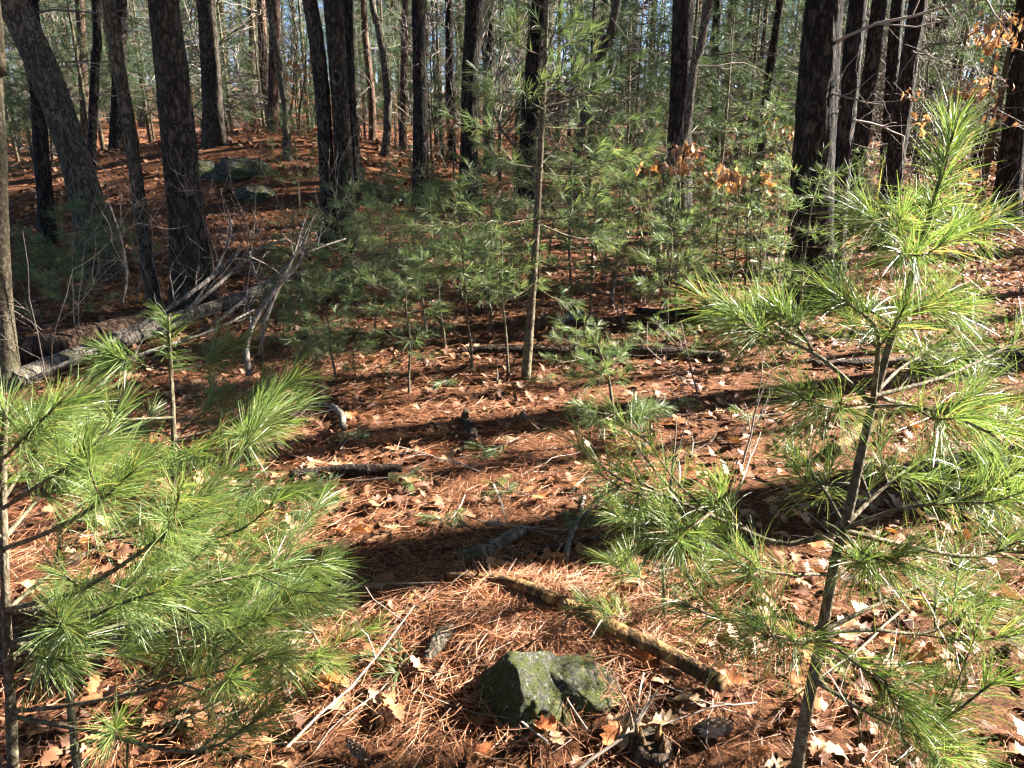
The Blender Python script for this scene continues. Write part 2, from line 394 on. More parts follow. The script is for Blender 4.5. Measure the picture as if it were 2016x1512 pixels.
def px_trunk(pl, Y=None):
    """pl: (px,py,width_px) from the base up; Y: distance when the base is hidden"""
    b = gnd(pl[0][0], pl[0][1]) if Y is None else at(pl[0][0], pl[0][1], Y)
    Y = b[1]; out = []
    for k, (x, y, w) in enumerate(pl):
        p = at(x, y, Y); out.append((*p, w / 2 / FPX * proj(p)[2]))
    if Y is not None: 
        z = float(H(b[0], b[1]))
        if out[0][2] > z + 0.02: out.insert(0, (out[0][0], out[0][1], z, out[0][3]))
    return out, np.array([out[0][0], out[0][1], out[0][2]])
def big_tree(name, label, cat, pl, mat, Y=None, sides=20, step=0.08, amp=0.008, crown='pine', deads=0, flare=0.45, seed=0, group=None, ztop=13.0, zdead=(1.2, 4.5)):
    pts, base = px_trunk(pl, Y)
    root = empty(name, base); tag(root, label, cat, group)
    trunk_mesh(pts, 'trunk', M[mat], root, base, sides, step, amp, flare, seed=seed * 3.7 + 1.3, ztop=ztop)
    a, b = np.array(pts[-2][:3]), np.array(pts[-1][:3]); d = nrm(nrm(b - a) * np.array([0.6, 0.6, 1.0]))
    top = b + d * (9.0 - b[2]) / max(d[2], 0.4)
    if crown:
        c = link('crown', (CROWNS if crown == 'pine' else BCROWNS)[seed % (3 if crown == 'pine' else 2)], root, (top[0] - base[0], top[1] - base[1], 0.0))
        c.rotation_euler = (0, 0, seed * 1.3)
    rng = np.random.default_rng(900 + seed); P = np.array(pts)
    for k in range(deads):
        z = rng.uniform(*zdead); az = rng.uniform(0, 6.283)
        i = np.clip(np.searchsorted(P[:, 2] - base[2], z), 1, len(P) - 1); t = (z + base[2] - P[i - 1, 2]) / (P[i, 2] - P[i - 1, 2] + 1e-6)
        p = P[i - 1, :3] + (P[i, :3] - P[i - 1, :3]) * min(max(t, 0), 2.5)
        o = link('branch', DEADB[int(rng.integers(0, 6))], root, p - base); o.rotation_euler = (rng.uniform(0, 6), rng.uniform(-0.2, 0.15), az)
        s = rng.uniform(0.6, 1.3); o.scale = (s, s, s)
    return root, base

# ------------------------------------------------------------------ needles and pine branches
def brush(mb, path, n, P, rng):
    """needles along a shoot (path (k,3)), thickest near its tip"""
    Lp = spline(path, 12); T = nrm(np.gradient(Lp, axis=0))
    u = rng.random(n) ** 0.8; nf = max(1, n // 5)
    uf = np.repeat(rng.random(nf) ** 0.8, 5)[:n]; u[:len(uf)] = uf
    az = rng.uniform(0, 6.283, n); az[:len(uf)] = np.repeat(rng.uniform(0, 6.283, nf), 5)[:len(uf)] + rng.normal(size=len(uf)) * 0.28
    x = u * 11; i = np.clip(x.astype(int), 0, 10); f = (x - i)[:, None]
    base = Lp[i] * (1 - f) + Lp[i + 1] * f; t = nrm(T[i] * (1 - f) + T[i + 1] * f)
    ref = np.where(np.abs(t[:, 2:3]) > 0.9, np.array([[1.0, 0, 0]]), np.array([[0, 0, 1.0]]))
    s1 = nrm(np.cross(t, ref)); s2 = np.cross(t, s1)
    rad = s1 * np.cos(az)[:, None] + s2 * np.sin(az)[:, None]
    a = R(P.get('a0', 62)) * (1 - u) + R(P.get('a1', 24)) * u + rng.normal(size=n) * 0.16; a = np.clip(a, 0.06, 1.5)
    d = nrm(t * np.cos(a)[:, None] + rad * np.sin(a)[:, None])
    ribbons(mb, base + rad * 0.002, d, P['nl'] * rng.uniform(0.72, 1.12, n), P['w'] * rng.uniform(0.8, 1.2, n), P['droop'] * rng.uniform(0.4, 1.6, n), P['segs'], rng, 0.07)
def pine_branch(wood, need, path, r0, P, rng, side=2, zone=0.15, sub=0.45, flat=True):
    """one limb: tube along path, a brush at the tip and side shoots with their own brushes"""
    S = spline(path, 10); L = np.sum(np.linalg.norm(np.diff(S, axis=0), axis=1))
    tube(wood, S, np.linspace(r0, max(0.0016, r0 * 0.4), 10), P.get('sides', 5), cap=False)
    cum = np.concatenate([[0], np.cumsum(np.linalg.norm(np.diff(S, axis=0), axis=1))])
    z = min(zone * rng.uniform(0.8, 1.2), L * 0.8); k = max(0, np.searchsorted(cum, L - z) - 1)
    brush(need, S[k:] if len(S[k:]) >= 2 else S[-2:], P['n'], P, rng)
    for j in range(side):
        u = rng.uniform(0.42, 0.86); i = int(u * 9); t = nrm(S[i + 1] - S[i])
        sd_ = nrm(np.cross(t, np.array([0, 0, 1.0]))) * (1 if j % 2 else -1)
        ang = rng.uniform(0.55, 0.95)
        d = nrm(t * math.cos(ang) + sd_ * math.sin(ang) + np.array([0, 0, rng.uniform(-0.1, 0.3)]))
        l = max(0.07, min(sub * L * rng.uniform(0.6, 1.1), 0.34))
        q = np.array([S[i], S[i] + d * l * 0.5 + np.array([0, 0, -0.006]), S[i] + d * l + np.array([0, 0, l * 0.12])])
        Q = spline(q, 6); tube(wood, Q, np.linspace(r0 * 0.5, 0.0015, 6), 4, cap=False)
        zz = min(zone, l * 0.85); m = int((1 - zz / l) * 5)
        brush(need, Q[min(m, 4):], int(P['n'] * rng.uniform(0.6, 0.95)), P, rng)

NEAR = dict(nl=0.105, w=0.0013, n=190, segs=3, droop=0.14, sides=6, a0=58, a1=20)
def near_sapling(name, label, stem, branches, P, nmat='needle', seed=0, tip=True, group=None):
    """stem: (px,py,Y,width_px); branches: dict(path=[(px,py,Y)...], side=, w=)"""
    rng = np.random.default_rng(seed)
    S = [(*at(x, y, Y), w / 2 / FPX * proj(at(x, y, Y))[2]) for x, y, Y, w in stem]
    z = float(H(S[0][0], S[0][1]))
    if S[0][2] > z: S.insert(0, (S[0][0] - 0.15 * (S[1][0] - S[0][0]), S[0][1], z - 0.02, S[0][3] * 1.1))
    base = np.array(S[0][:3]); base[2] = float(H(base[0], base[1]))
    root = empty(name, base); tag(root, label, 'sapling', group)
    mb = MB(); sp = spline(np.array(S), 60); tube(mb, sp[:, :3], np.maximum(sp[:, 3], 0.0015), 10, bark_rel(0.0012, 40, seed * 1.0))
    mb.build('stem', M['young_bark'], root, origin=base)
    if tip:
        mb = MB(); L = 0.2; k = 59
        while k > 1 and np.linalg.norm(sp[59, :3] - sp[k, :3]) < L * tip: k -= 1
        brush(mb, sp[k:, :3], int(P['n'] * P.get('tipn', 1.1)), dict(P, a0=P.get('tip0', 62), a1=P.get('tip1', 28), droop=P.get('tipd', P['droop'])), rng); mb.build('leader_needles', M[nmat], root, origin=base)['kind'] = 'stuff'
    for b in branches:
        Q = dict(P); Q.update(b.get('P', {}))
        path = np.array([at(x, y, Y) for x, y, Y in b['path']])
        w, n = MB(), MB(); pine_branch(w, n, path, b.get('w', 0.005), Q, rng, b.get('side', 2), b.get('zone', 0.15), b.get('sub', 0.45))
        o = w.build('branch', M['young_bark'], root, origin=base); n.build('needles', M[nmat], o, origin=base)['kind'] = 'stuff'
    return root

# generic saplings (prototypes, then copies)
def sapling_proto(seed, h, whorls, P, nmat, spread=0.42, bare=0.25, lean=0.03):
    rng = np.random.default_rng(seed); root = empty('pine_sapling', (0, 0, 0))
    k = 7; S = np.zeros((k, 3)); S[:, 2] = np.linspace(-0.03, h, k); S[:, :2] += np.cumsum(rng.normal(size=(k, 2)) * lean * h / k * 1.6, 0); S[0, :2] = 0; S[1, :2] *= 0.3
    sp = spline(S, 24); r0 = 0.004 + 0.0055 * h
    mb = MB(); tube(mb, sp, np.linspace(r0, 0.002, 24), 7); mb.build('stem', M['young_bark'], root)
    mb = MB(); brush(mb, sp[-4:], P['n'], P, rng); mb.build('leader_needles', M[nmat], root)['kind'] = 'stuff'
    for wv in range(whorls):
        u = bare + (0.93 - bare) * (wv + 0.4 * rng.random()) / whorls; c = sp[int(u * 23)]
        nb = rng.integers(3, 6); a0 = rng.uniform(0, 6.283)
        for q in range(nb):
            if u < 0.4 and rng.random() < 0.3: continue
            az = a0 + q * 6.283 / nb + rng.normal() * 0.25; L = spread * (1.05 - 0.75 * u) * rng.uniform(0.65, 1.2)
            d = np.array([math.cos(az), math.sin(az), 0])
            el = rng.uniform(0.05, 0.4) + 0.4 * max(0, u - 0.6)
            path = [c, c + d * L * 0.5 + np.array([0, 0, L * el * 0.45]), c + d * L + np.array([0, 0, L * (el + 0.12)])]
            w, n = MB(), MB(); pine_branch(w, n, np.array(path), 0.0022 + 0.006 * L, P, rng, 2 + (L > 0.3) * 2 + (L > 0.55) * 2, 0.13, 0.5)
            o = w.build('branch', M['young_bark'], root); n.build('needles', M[nmat], o)['kind'] = 'stuff'
    return root

# ------------------------------------------------------------------ landmark trees (traced positions, own distances)
def T(*a, **k):
    r, b = big_tree(*a, **k); return r, b
T('oak_tree', 'thick curved oak leaning left with greenish grey bark, upper left', 'tree',
  [(205, 548, 66), (172, 400, 60), (137, 280, 56), (87, 140, 55), (22, 0, 54), (-55, -160, 52)], 'grey_bark', sides=44, step=0.035, amp=0.007, crown='bare', deads=2, seed=1)
T('oak_tree', 'thick straight oak with deeply furrowed bark behind the fallen log', 'tree',
  [(386, 612, 76), (372, 470, 68), (352, 280, 64), (337, 130, 60), (322, 0, 55), (305, -160, 52)], 'oak_bark', sides=64, step=0.022, amp=0.009, crown='bare', seed=2, flare=0.3)
T('young_tree', 'slim pale crooked tree between the leaning oak and the furrowed oak', 'tree',
  [(305, 612, 26), (288, 500, 24), (272, 380, 25), (258, 270, 24), (235, 140, 24), (214, 0, 25), (195, -140, 22)], 'grey_bark', sides=18, step=0.05, amp=0.003, crown='bare', seed=3, flare=0.2)
T('oak_tree', 'dark oak of two joined trunks, right of the mound', 'tree',
  [(646, 492, 36), (645, 380, 30), (637, 220, 29), (624, 90, 28), (610, 0, 27), (594, -120, 26)], 'oak_bark', sides=48, step=0.035, amp=0.008, crown='bare', seed=4, flare=0.3)
# second stem of the double oak joins the same thing
o2 = [o for o in COL.objects if o.get('label', '').startswith('dark oak of two')][0]
pts, b2 = px_trunk([(684, 494, 44), (680, 380, 36), (671, 220, 34), (662, 90, 36), (656, 0, 38), (650, -120, 36)])
trunk_mesh(pts, 'trunk', M['oak_bark'], o2, np.array(o2.location), 48, 0.035, 0.008, 0.3, seed=9.1)
mb = MB(); kn = at(663, 153, pts[0][1] - 0.17)
for k in range(18):
    a0, a1 = k * 6.283 / 18, (k + 1) * 6.283 / 18
    tube(mb, np.array([kn + np.array([math.cos(a) * 0.045, 0, math.sin(a) * 0.07]) for a in (a0, a1)]), 0.018, 6)
mb.build('knot_hole', M['grey_bark'], o2, origin=o2.location)
T('pine_tree', 'straight sunlit pine standing on top of the leafy mound', 'tree',
  [(423, 300, 40), (418, 200, 36), (412, 90, 34), (404, 0, 33), (396, -90, 32)], 'oak_bark', Y=15.6, sides=40, step=0.05, amp=0.010, deads=6, seed=5)
T('pine_tree', 'slim dark tree close behind the leaning oak, left edge', 'tree',
  [(97, 482, 28), (88, 380, 27), (78, 250, 26), (68, 100, 25), (60, 0, 25), (52, -90, 24)], 'pine_bark', sides=22, step=0.06, deads=5, seed=6)
T('pine_tree', 'slim dark trunk at the foot of the mound beside the double oak', 'tree',
  [(700, 352, 26), (692, 250, 22), (686, 120, 21), (682, 0, 20)], 'pine_bark', Y=13.2, sides=20, deads=3, seed=7)
T('pine_tree', 'straight dark pine on the far side of the mound, lit on its right', 'tree',
  [(538, 270, 22), (538, 170, 20), (540, 80, 19), (541, 0, 19)], 'red_bark', Y=18.5, sides=20, deads=4, seed=8)
T('young_tree', 'thin wavering dark tree beside the pine on the mound crest', 'tree',
  [(566, 290, 15), (560, 200, 13), (545, 100, 12), (528, 0, 11)], 'grey_bark', Y=14.5, sides=14, crown='bare', seed=9)
T('pine_tree', 'straight black pine trunk just left of the picture middle', 'tree',
  [(829, 392, 31), (828, 250, 28), (826, 120, 26), (823, 0, 25)], 'pine_bark', Y=12.5, sides=28, step=0.06, deads=7, seed=10)
T('pine_tree', 'dark pine with sunlit right edge and a slanting limb near the middle', 'tree',
  [(925, 385, 40), (924, 260, 32), (926, 130, 32), (934, 0, 34)], 'pine_bark', Y=13.0, sides=28, step=0.06, deads=5, seed=11)
T('pine_tree', 'narrow dark trunk right behind the pine with the slanting limb', 'tree',
  [(963, 300, 20), (963, 150, 18), (966, 0, 18)], 'pine_bark', Y=17.0, sides=18, deads=4, seed=12)
T('pine_tree', 'thin dark trunk left of the pine with the slanting limb', 'tree',
  [(888, 300, 17), (886, 150, 16), (884, 0, 15)], 'pine_bark', Y=19.0, sides=16, deads=5, seed=13)
T('pine_tree', 'dark trunk partly hidden behind the tall central sapling', 'tree',
  [(1036, 330, 38), (1046, 200, 36), (1056, 80, 34), (1064, 0, 33)], 'pine_bark', Y=13.5, sides=26, step=0.06, deads=5, seed=14)
T('young_tree', 'pale curved bare tree standing on the right end of the mound', 'tree',
  [(758, 300, 14), (764, 220, 14), (757, 130, 14), (742, 40, 13), (732, 0, 12)], 'grey_bark', Y=16.0, sides=14, crown='bare', seed=15)
T('pine_tree', 'slim reddish trunk behind the pale curved tree', 'tree',
  [(792, 320, 14), (794, 200, 13), (796, 80, 13), (797, 0, 12)], 'red_bark', Y=17.5, sides=16, deads=4, seed=16)
T('young_tree', 'slanting pale grey tree leaning right behind the tall central sapling', 'tree',
  [(1128, 350, 20), (1148, 240, 18), (1172, 150, 17), (1196, 70, 16), (1216, 0, 15)], 'grey_bark', Y=12.0, sides=16, crown='bare', seed=17)
T('pine_tree', 'big black pine trunk right of the middle behind orange oak leaves', 'tree',
  [(1336, 400, 48), (1338, 260, 44), (1342, 120, 40), (1346, 0, 38)], 'pine_bark', Y=10.5, sides=34, step=0.05, amp=0.010, deads=9, seed=18)
T('young_tree', 'slender bent grey tree crossing in front of the black pine', 'tree',
  [(1292, 480, 18), (1318, 350, 18), (1350, 250, 16), (1368, 120, 15), (1396, 0, 15)], 'grey_bark', Y=8.6, sides=14, crown='bare', seed=19, deads=3)
T('pine_tree', 'slim dark trunk in sunlit greenery right of the black pine', 'tree',
  [(1408, 300, 16), (1409, 150, 15), (1412, 0, 15)], 'pine_bark', Y=17.0, sides=16, deads=4, seed=20)
T('pine_tree', 'thin leaning dead-branched trunk left of the thickest pine', 'tree',
  [(1494, 330, 17), (1508, 200, 16), (1524, 80, 15), (1536, 0, 14)], 'pine_bark', Y=13.0, sides=16, deads=12, seed=21)
T('pine_tree', 'thickest black pine trunk with a sunlit right edge, right of middle', 'tree',
  [(1588, 602, 88), (1594, 450, 78), (1602, 300, 74), (1612, 150, 72), (1624, 0, 70), (1638, -160, 68)], 'pine_bark', sides=64, step=0.022, amp=0.012, deads=10, seed=22, flare=0.2)
T('pine_tree', 'dark pine leaning right directly behind the thickest pine', 'tree',
  [(1640, 530, 36), (1652, 400, 33), (1662, 280, 32), (1675, 150, 32), (1690, 0, 32)], 'pine_bark', Y=7.6, sides=44, step=0.035, amp=0.009, deads=7, seed=23)
T('pine_tree', 'dark pine leaning right, second behind the thickest pine', 'tree',
  [(1672, 440, 30), (1694, 280, 28), (1714, 140, 27), (1732, 0, 27)], 'pine_bark', Y=10.5, sides=28, step=0.06, deads=6, seed=24)
T('pine_tree', 'dark leaning pine above the bright tip of the right sapling', 'tree',
  [(1744, 440, 36), (1768, 280, 34), (1788, 140, 33), (1808, 0, 33)], 'pine_bark', Y=9.0, sides=36, step=0.05, amp=0.009, deads=8, seed=25)
T('pine_tree', 'narrow dark trunk between the leaning pines behind the thickest pine', 'tree',
  [(1742, 380, 24), (1752, 220, 23), (1768, 0, 22)], 'pine_bark', Y=12.5, sides=20, deads=5, seed=31)
T('pine_tree', 'dark trunk at the upper right edge behind orange leaves', 'tree',
  [(1978, 420, 46), (1994, 280, 42), (2010, 140, 40), (2024, 0, 38)], 'pine_bark', Y=11.0, sides=30, step=0.06, deads=4, seed=26)
T('young_tree', 'slim brown tree at the left edge in front of the fallen log', 'tree',
  [(20, 772, 42), (12, 660, 34), (2, 480, 30), (-2, 300, 26), (-12, 100, 24), (-22, -80, 22)], 'young_bark', sides=26, step=0.035, amp=0.003, crown='bare', seed=27, flare=0.35)
T('pine_tree', 'reddish sunlit trunk far left behind the leaning oak', 'tree',
  [(172, 300, 18), (166, 200, 17), (160, 100, 16), (156, 0, 16)], 'red_bark', Y=21, sides=16, deads=5, seed=28)
T('young_tree', 'thin dark upright tree right behind the leaning oak', 'tree',
  [(178, 370, 16), (182, 250, 15), (188, 120, 15), (188, 0, 15)], 'pine_bark', Y=13.5, sides=14, crown='bare', deads=3, seed=29)
T('pine_tree', 'dark trunk behind the slim pale crooked tree', 'tree',
  [(228, 330, 26), (232, 200, 24), (236, 90, 23), (238, 0, 22)], 'pine_bark', Y=18, sides=18, deads=6, seed=30)

# trees outside the frame on the sunny side: they shade the floor in bands
def side_tree(x, y, r, crown='pine', seed=0, lean=0.0, label='', dz=0.0):
    z = float(H(x, y)); base = np.array([x, y, z]); root = empty('pine_tree', base); tag(root, label, 'tree', 'pines beyond the right edge')
    trunk_mesh([(x, y, z, r), (x + lean, y, z + 3, r * 0.9), (x + lean * 2, y, z + 6, r * 0.8)], 'trunk', M['pine_bark'], root, base, 14, 0.3, 0.006, 0.3, seed=seed, ztop=13.0 + dz)
    if crown:
        c = link('crown', CROWNS[seed % 3], root, (lean * 2.5, 0, dz)); c.rotation_euler = (0, 0, seed * 2.1); c.scale = (1.35, 1.35, 1.0)
h2 = np.array([math.sin(SUN_AZ), math.cos(SUN_AZ)])
def toward(px, py, s): 
    p = gnd(px, py); return p[:2] + h2 * s
spots = [  # pixel on the floor that the shadow crosses, metres towards the sun, trunk radius, crown
    ((880, 1106), 7.5, 0.265, 0), ((900, 838), 6.5, 0.075, 0), ((600, 700), 9.5, 0.12, 0), ((680, 885), 8.5, 0.09, 0), ((1000, 775), 8.0, 0.06, 0), ((900, 930), 9.5, 0.045, 0), ((1100, 715), 10.5, 0.1, 0)]
for q in [(100, 470, 20), (250, 520, 21), (400, 470, 20), (560, 450, 21), (150, 610, 20), (330, 650, 21), (480, 600, 22), (300, 410, 22), (40, 540, 22), (20, 640, 21), (420, 540, 23), (200, 430, 24), (600, 520, 23), (100, 400, 26)]:
    spots.append((q[:2], q[2], 0.11, 1))
for k, ((px, py), s, r, cr) in enumerate(spots):
    p = toward(px, py, s); dz = max(0.0, s * math.tan(SUN_EL) - 7.3) if cr else 0.0
    side_tree(p[0], p[1], r, cr, k, 0.0, 'dark pine trunk beyond the right edge of the picture', dz)


# ------------------------------------------------------------------ background wood
ORD = ['first', 'second', 'third', 'fourth', 'fifth', 'sixth', 'seventh', 'eighth', 'ninth', 'tenth', 'eleventh', 'twelfth'] + ['%dth' % k for k in range(13, 80)]
GAPS = [(-400, 115, 'left of the leaning oak'), (115, 345, 'between the leaning oak and the furrowed oak'), (345, 650, 'between the furrowed and the double oak'),
        (650, 827, 'right of the double oak'), (827, 1068, 'left of the tall central sapling'), (1068, 1340, 'right of the tall central sapling'),
        (1340, 1610, 'left of the thickest pine'), (1610, 1790, 'behind the leaning pines'), (1790, 2500, 'near the upper right edge')]
def gap_of(px):
    for a, b, t in GAPS:
        if a <= px < b: return t
    return GAPS[-1][2]
PENDING = {}
def later(o, kind_phrase, cat, group):      # ordinal labels once all of a kind are placed
    PENDING.setdefault((kind_phrase, cat, group), []).append(o)
def settle_labels():
    for (ph, cat, group), objs in PENDING.items():
        by = {}
        for o in objs:
            px = proj(np.array(o.location) + np.array([0, 0, 1.0]))[0]; by.setdefault(gap_of(px), []).append((px, o))
        for gp, L in by.items():
            L.sort(key=lambda a: a[0])
            for k, (px, o) in enumerate(L):
                tag(o, (ph + ' ' + gp) if len(L) == 1 else '%s %s, %s from the left' % (ph, gp, ORD[k]), cat, group)

def bg_pine_proto(seed, h=15, r=0.16, mat='pine_bark'):
    rng = np.random.default_rng(seed); root = empty('pine_tree', (0, 0, 0))
    k = 8; S = np.zeros((k, 3)); S[:, 2] = np.linspace(-0.2, h, k); S[1:, :2] += np.cumsum(rng.normal(size=(k - 1, 2)) * 0.10, 0)
    sp = spline(S, 60); mb = MB(); tube(mb, sp, np.linspace(r, r * 0.3, 60) * (1 + 0.3 * np.exp(-np.clip(sp[:, 2], 0, 9) / 0.3)), 12, bark_rel(0.008, seed=seed)); mb.build('trunk', M[mat], root)
    mb = MB()
    for q in range(26):
        z = rng.uniform(1.0, 9); az = rng.uniform(0, 6.283); c = sp[int(np.clip((z + 0.2) / (h + 0.2) * 59, 0, 59))]
        grow_twigs(mb, c, nrm([math.cos(az), math.sin(az), rng.uniform(-0.15, 0.35)]), rng.uniform(0.5, 1.9), 0.014, 1, rng, 4, -0.02, 4, 0.14, 0.0075)
    mb.build('dead_branches', M['twig'], root)['kind'] = 'stuff'
    c = link('crown', CROWNS[seed % 3], root, (sp[40, 0], sp[40, 1], 0)); c.rotation_euler = (0, 0, seed)
    return root
def bare_tree_proto(seed, h=9, r=0.07, low=1.2):
    rng = np.random.default_rng(seed); root = empty('bare_tree', (0, 0, 0))
    k = 8; S = np.zeros((k, 3)); S[:, 2] = np.linspace(-0.1, h, k); S[1:, :2] += np.cumsum(rng.normal(size=(k - 1, 2)) * 0.16, 0)
    sp = spline(S, 40); mb = MB(); tube(mb, sp, np.linspace(r, 0.012, 40), 9, bark_rel(0.004, seed=seed)); mb.build('trunk', M['grey_bark'], root)
    mb = MB()
    for q in range(17):
        z = rng.uniform(low, h * 0.95); az = rng.uniform(0, 6.283); c = sp[int((z + 0.1) / (h + 0.1) * 39)]
        grow_twigs(mb, c, nrm([math.cos(az), math.sin(az), rng.uniform(0.3, 0.9)]), rng.uniform(0.9, 2.0) * (1.1 - 0.5 * z / h), 0.022 * (1.1 - 0.6 * z / h), 2, rng, 4, 0.06, 4, 0.2, 0.0075)
    mb.build('crown', M['twig'], root); return root
def young_pine_proto(seed, h=4.5, n=14, w=0.007, low=0.18, rad=1.25):
    rng = np.random.default_rng(seed); root = empty('young_pine', (0, 0, 0)); wood, need = MB(), MB()
    tube(wood, np.array([[0, 0, -0.1], [0.03, 0.02, h * 0.5], [0.0, 0.05, h]]), [0.012 + 0.009 * h, 0.006 + 0.005 * h, 0.004], 8)
    C, D = [], []
    nw = int(h / 0.33)
    for k in range(nw):
        u = low + (0.99 - low) * k / nw; nb = rng.integers(4, 7); a0 = rng.uniform(0, 6.28)
        for q in range(nb):
            if rng.random() < 0.15: continue
            az = a0 + q * 6.283 / nb + rng.normal() * 0.2; L = (0.25 + (rad - 0.25) * (1 - u) ** 0.8) * rng.uniform(0.6, 1.15); d = np.array([math.cos(az), math.sin(az), rng.uniform(0.0, 0.4)])
            c = np.array([0.0, 0.03, h * u]); P = np.array([c, c + d * L * 0.5, c + d * L + np.array([0, 0, 0.08 * L])]); tube(wood, P, [0.010, 0.006, 0.003], 4, cap=False)
            m = max(3, int(L * 13)); t = rng.uniform(0.35, 1.0, m)[:, None]
            sd_ = nrm(np.cross(d, [0, 0, 1.0])); off = rng.normal(size=(m, 1)) * 0.30 * (1.15 - t) * L * 0.9
            C.append(c + d * L * t + sd_ * off + np.array([0, 0, 1.0]) * rng.normal(size=(m, 1)) * 0.05); D.append(nrm(d * (0.6 + t * 0) + sd_ * off * 2.2 + rng.normal(size=(m, 3)) * 0.25))
    C = np.vstack(C); D = np.vstack(D); N = len(C) * n
    b = np.repeat(C, n, 0) + np.repeat(D, n, 0) * rng.uniform(-0.05, 0.07, (N, 1)); d = nrm(np.repeat(D, n, 0) * 0.9 + rng.normal(size=(N, 3)) * 0.62)
    ribbons(need, b, d, 0.12 * rng.uniform(0.7, 1.15, N), w * rng.uniform(0.8, 1.3, N), 0.12, 1, rng)
    t = wood.build('trunk', M['young_bark'], root); need.build('crown', M['needle_far'], root); return root

PP = [bg_pine_proto(31, 15, 0.15), bg_pine_proto(32, 14, 0.11), bg_pine_proto(33, 16, 0.19), bg_pine_proto(34, 14, 0.12, 'red_bark')]
BP = [bare_tree_proto(41, 9, 0.075), bare_tree_proto(42, 7.5, 0.05, 0.8), bare_tree_proto(43, 10, 0.10, 2.0), bare_tree_proto(44, 6.0, 0.035, 0.5)]
YP = [young_pine_proto(51, 5.5), young_pine_proto(52, 4.0), young_pine_proto(53, 7.5, rad=1.7), young_pine_proto(54, 3.0, n=16, w=0.006, rad=1.0)]
used = set()
def put(proto, x, y, rz, s=1.0):
    o = proto if id(proto) not in used else copy_tree(proto); used.add(id(proto))
    o.location = (float(x), float(y), float(H(x, y))); o.rotation_euler = (0, 0, rz); o.scale = (s, s, s); return o
rng = np.random.default_rng(77); taken = []
def free(x, y, d):
    for a, b in taken:
        if (a - x) ** 2 + (b - y) ** 2 < d * d: return False
    taken.append((x, y)); return True
for o in COL.objects:
    if o.get('category') == 'tree': taken.append((o.location.x, o.location.y))
def scatter(n, y0, y1, dmin, fn, wide=0.75):
    c = 0; tries = 0
    while c < n and tries < n * 60:
        tries += 1; y = math.sqrt(rng.uniform(y0 * y0, y1 * y1)); x = rng.uniform(-1, 1) * (wide * y + 1.5)
        if not free(x, y, dmin): continue
        fn(x, y); c += 1
def f_pine(x, y):
    k = int(rng.integers(0, 4)); o = put(PP[k], x, y, rng.uniform(0, 6.28), rng.uniform(0.85, 1.15))
    later(o, 'tall reddish background pine' if k == 3 else 'tall dark background pine', 'tree', 'tall pines in the background')
def f_bare(x, y):
    o = put(BP[int(rng.integers(0, 4))], x, y, rng.uniform(0, 6.28), rng.uniform(0.8, 1.25)); later(o, 'bare twiggy grey tree', 'tree', 'bare leafless trees in the background')
def f_young(x, y):
    o = put(YP[int(rng.integers(0, 4))], x, y, rng.uniform(0, 6.28), rng.uniform(0.75, 1.2)); later(o, 'bushy green young pine', 'young pine', 'young pines in the background')
# young pines in the places where the photograph shows sunlit greenery
for px, Y, k, s in [(1230, 13.5, 1, .9), (1150, 15, 0, .9), (1330, 15.5, 0, 1), (1440, 14, 1, 1.1), (1450, 18, 2, 1), (1530, 17, 0, 1.1), (1250, 19, 2, .9), (1090, 18, 2, .9), (880, 20, 0, 1),
                    (985, 16, 1, 1), (1880, 15, 2, 1.1), (1800, 19, 0, 1.2), (1960, 17, 0, 1.2), (1560, 12.5, 3, 1), (1390, 11.5, 3, .95), (1215, 11, 3, .9), (1300, 12.3, 3, 1), (860, 14.5, 3, .7),
                    (470, 22, 0, 1), (500, 26, 2, 1), (200, 24, 0, 1.1), (100, 20, 1, 1), (30, 16, 3, .9), (260, 27, 2, 1), (380, 29, 2, 1.1), (620, 24, 1, 1), (700, 22, 3, 1.2), (130, 12.5, 3, .7), (20, 24, 2, 1),
                    (1040, 24, 2, 1), (1180, 25, 2, 1.1), (1420, 25, 2, 1.2), (780, 27, 2, 1), (1700, 22, 2, 1.1), (960, 29, 2, 1.1), (1340, 29, 2, 1.2), (1500, 29, 2, 1.2), (60, 18, 0, 1), (150, 17, 1, 1), (240, 19, 0, 1), (300, 22, 2, 1), (350, 24, 0, 1.2), (460, 27, 2, 1.1), (560, 25, 0, 1), (-40, 15, 1, 1), (640, 28, 2, 1.1), (870, 24, 2, 1)]:
    x = (px - 1008) / FPX * Y * 1.03; taken.append((x, Y)); o = put(YP[k], x, Y, rng.uniform(0, 6.28), s); later(o, 'bushy green young pine', 'young pine', 'young pines in the background')
scatter(44, 17, 46, 1.4, f_pine)
scatter(64, 15, 48, 1.2, f_bare)
scatter(26, 28, 50, 1.8, f_young)
scatter(16, 20, 34, 1.3, f_young)
TH = [bare_tree_proto(46, 3.2, 0.022, 0.25), bare_tree_proto(47, 4.2, 0.03, 0.4)]
def f_thicket(x, y):
    o = put(TH[int(rng.integers(0, 2))], x, y, rng.uniform(0, 6.28), rng.uniform(0.8, 1.3)); later(o, 'low bare twiggy tree', 'tree', 'low bare trees in the background')
scatter(44, 11.5, 30, 1.0, f_thicket)
settle_labels(); PENDING.clear()

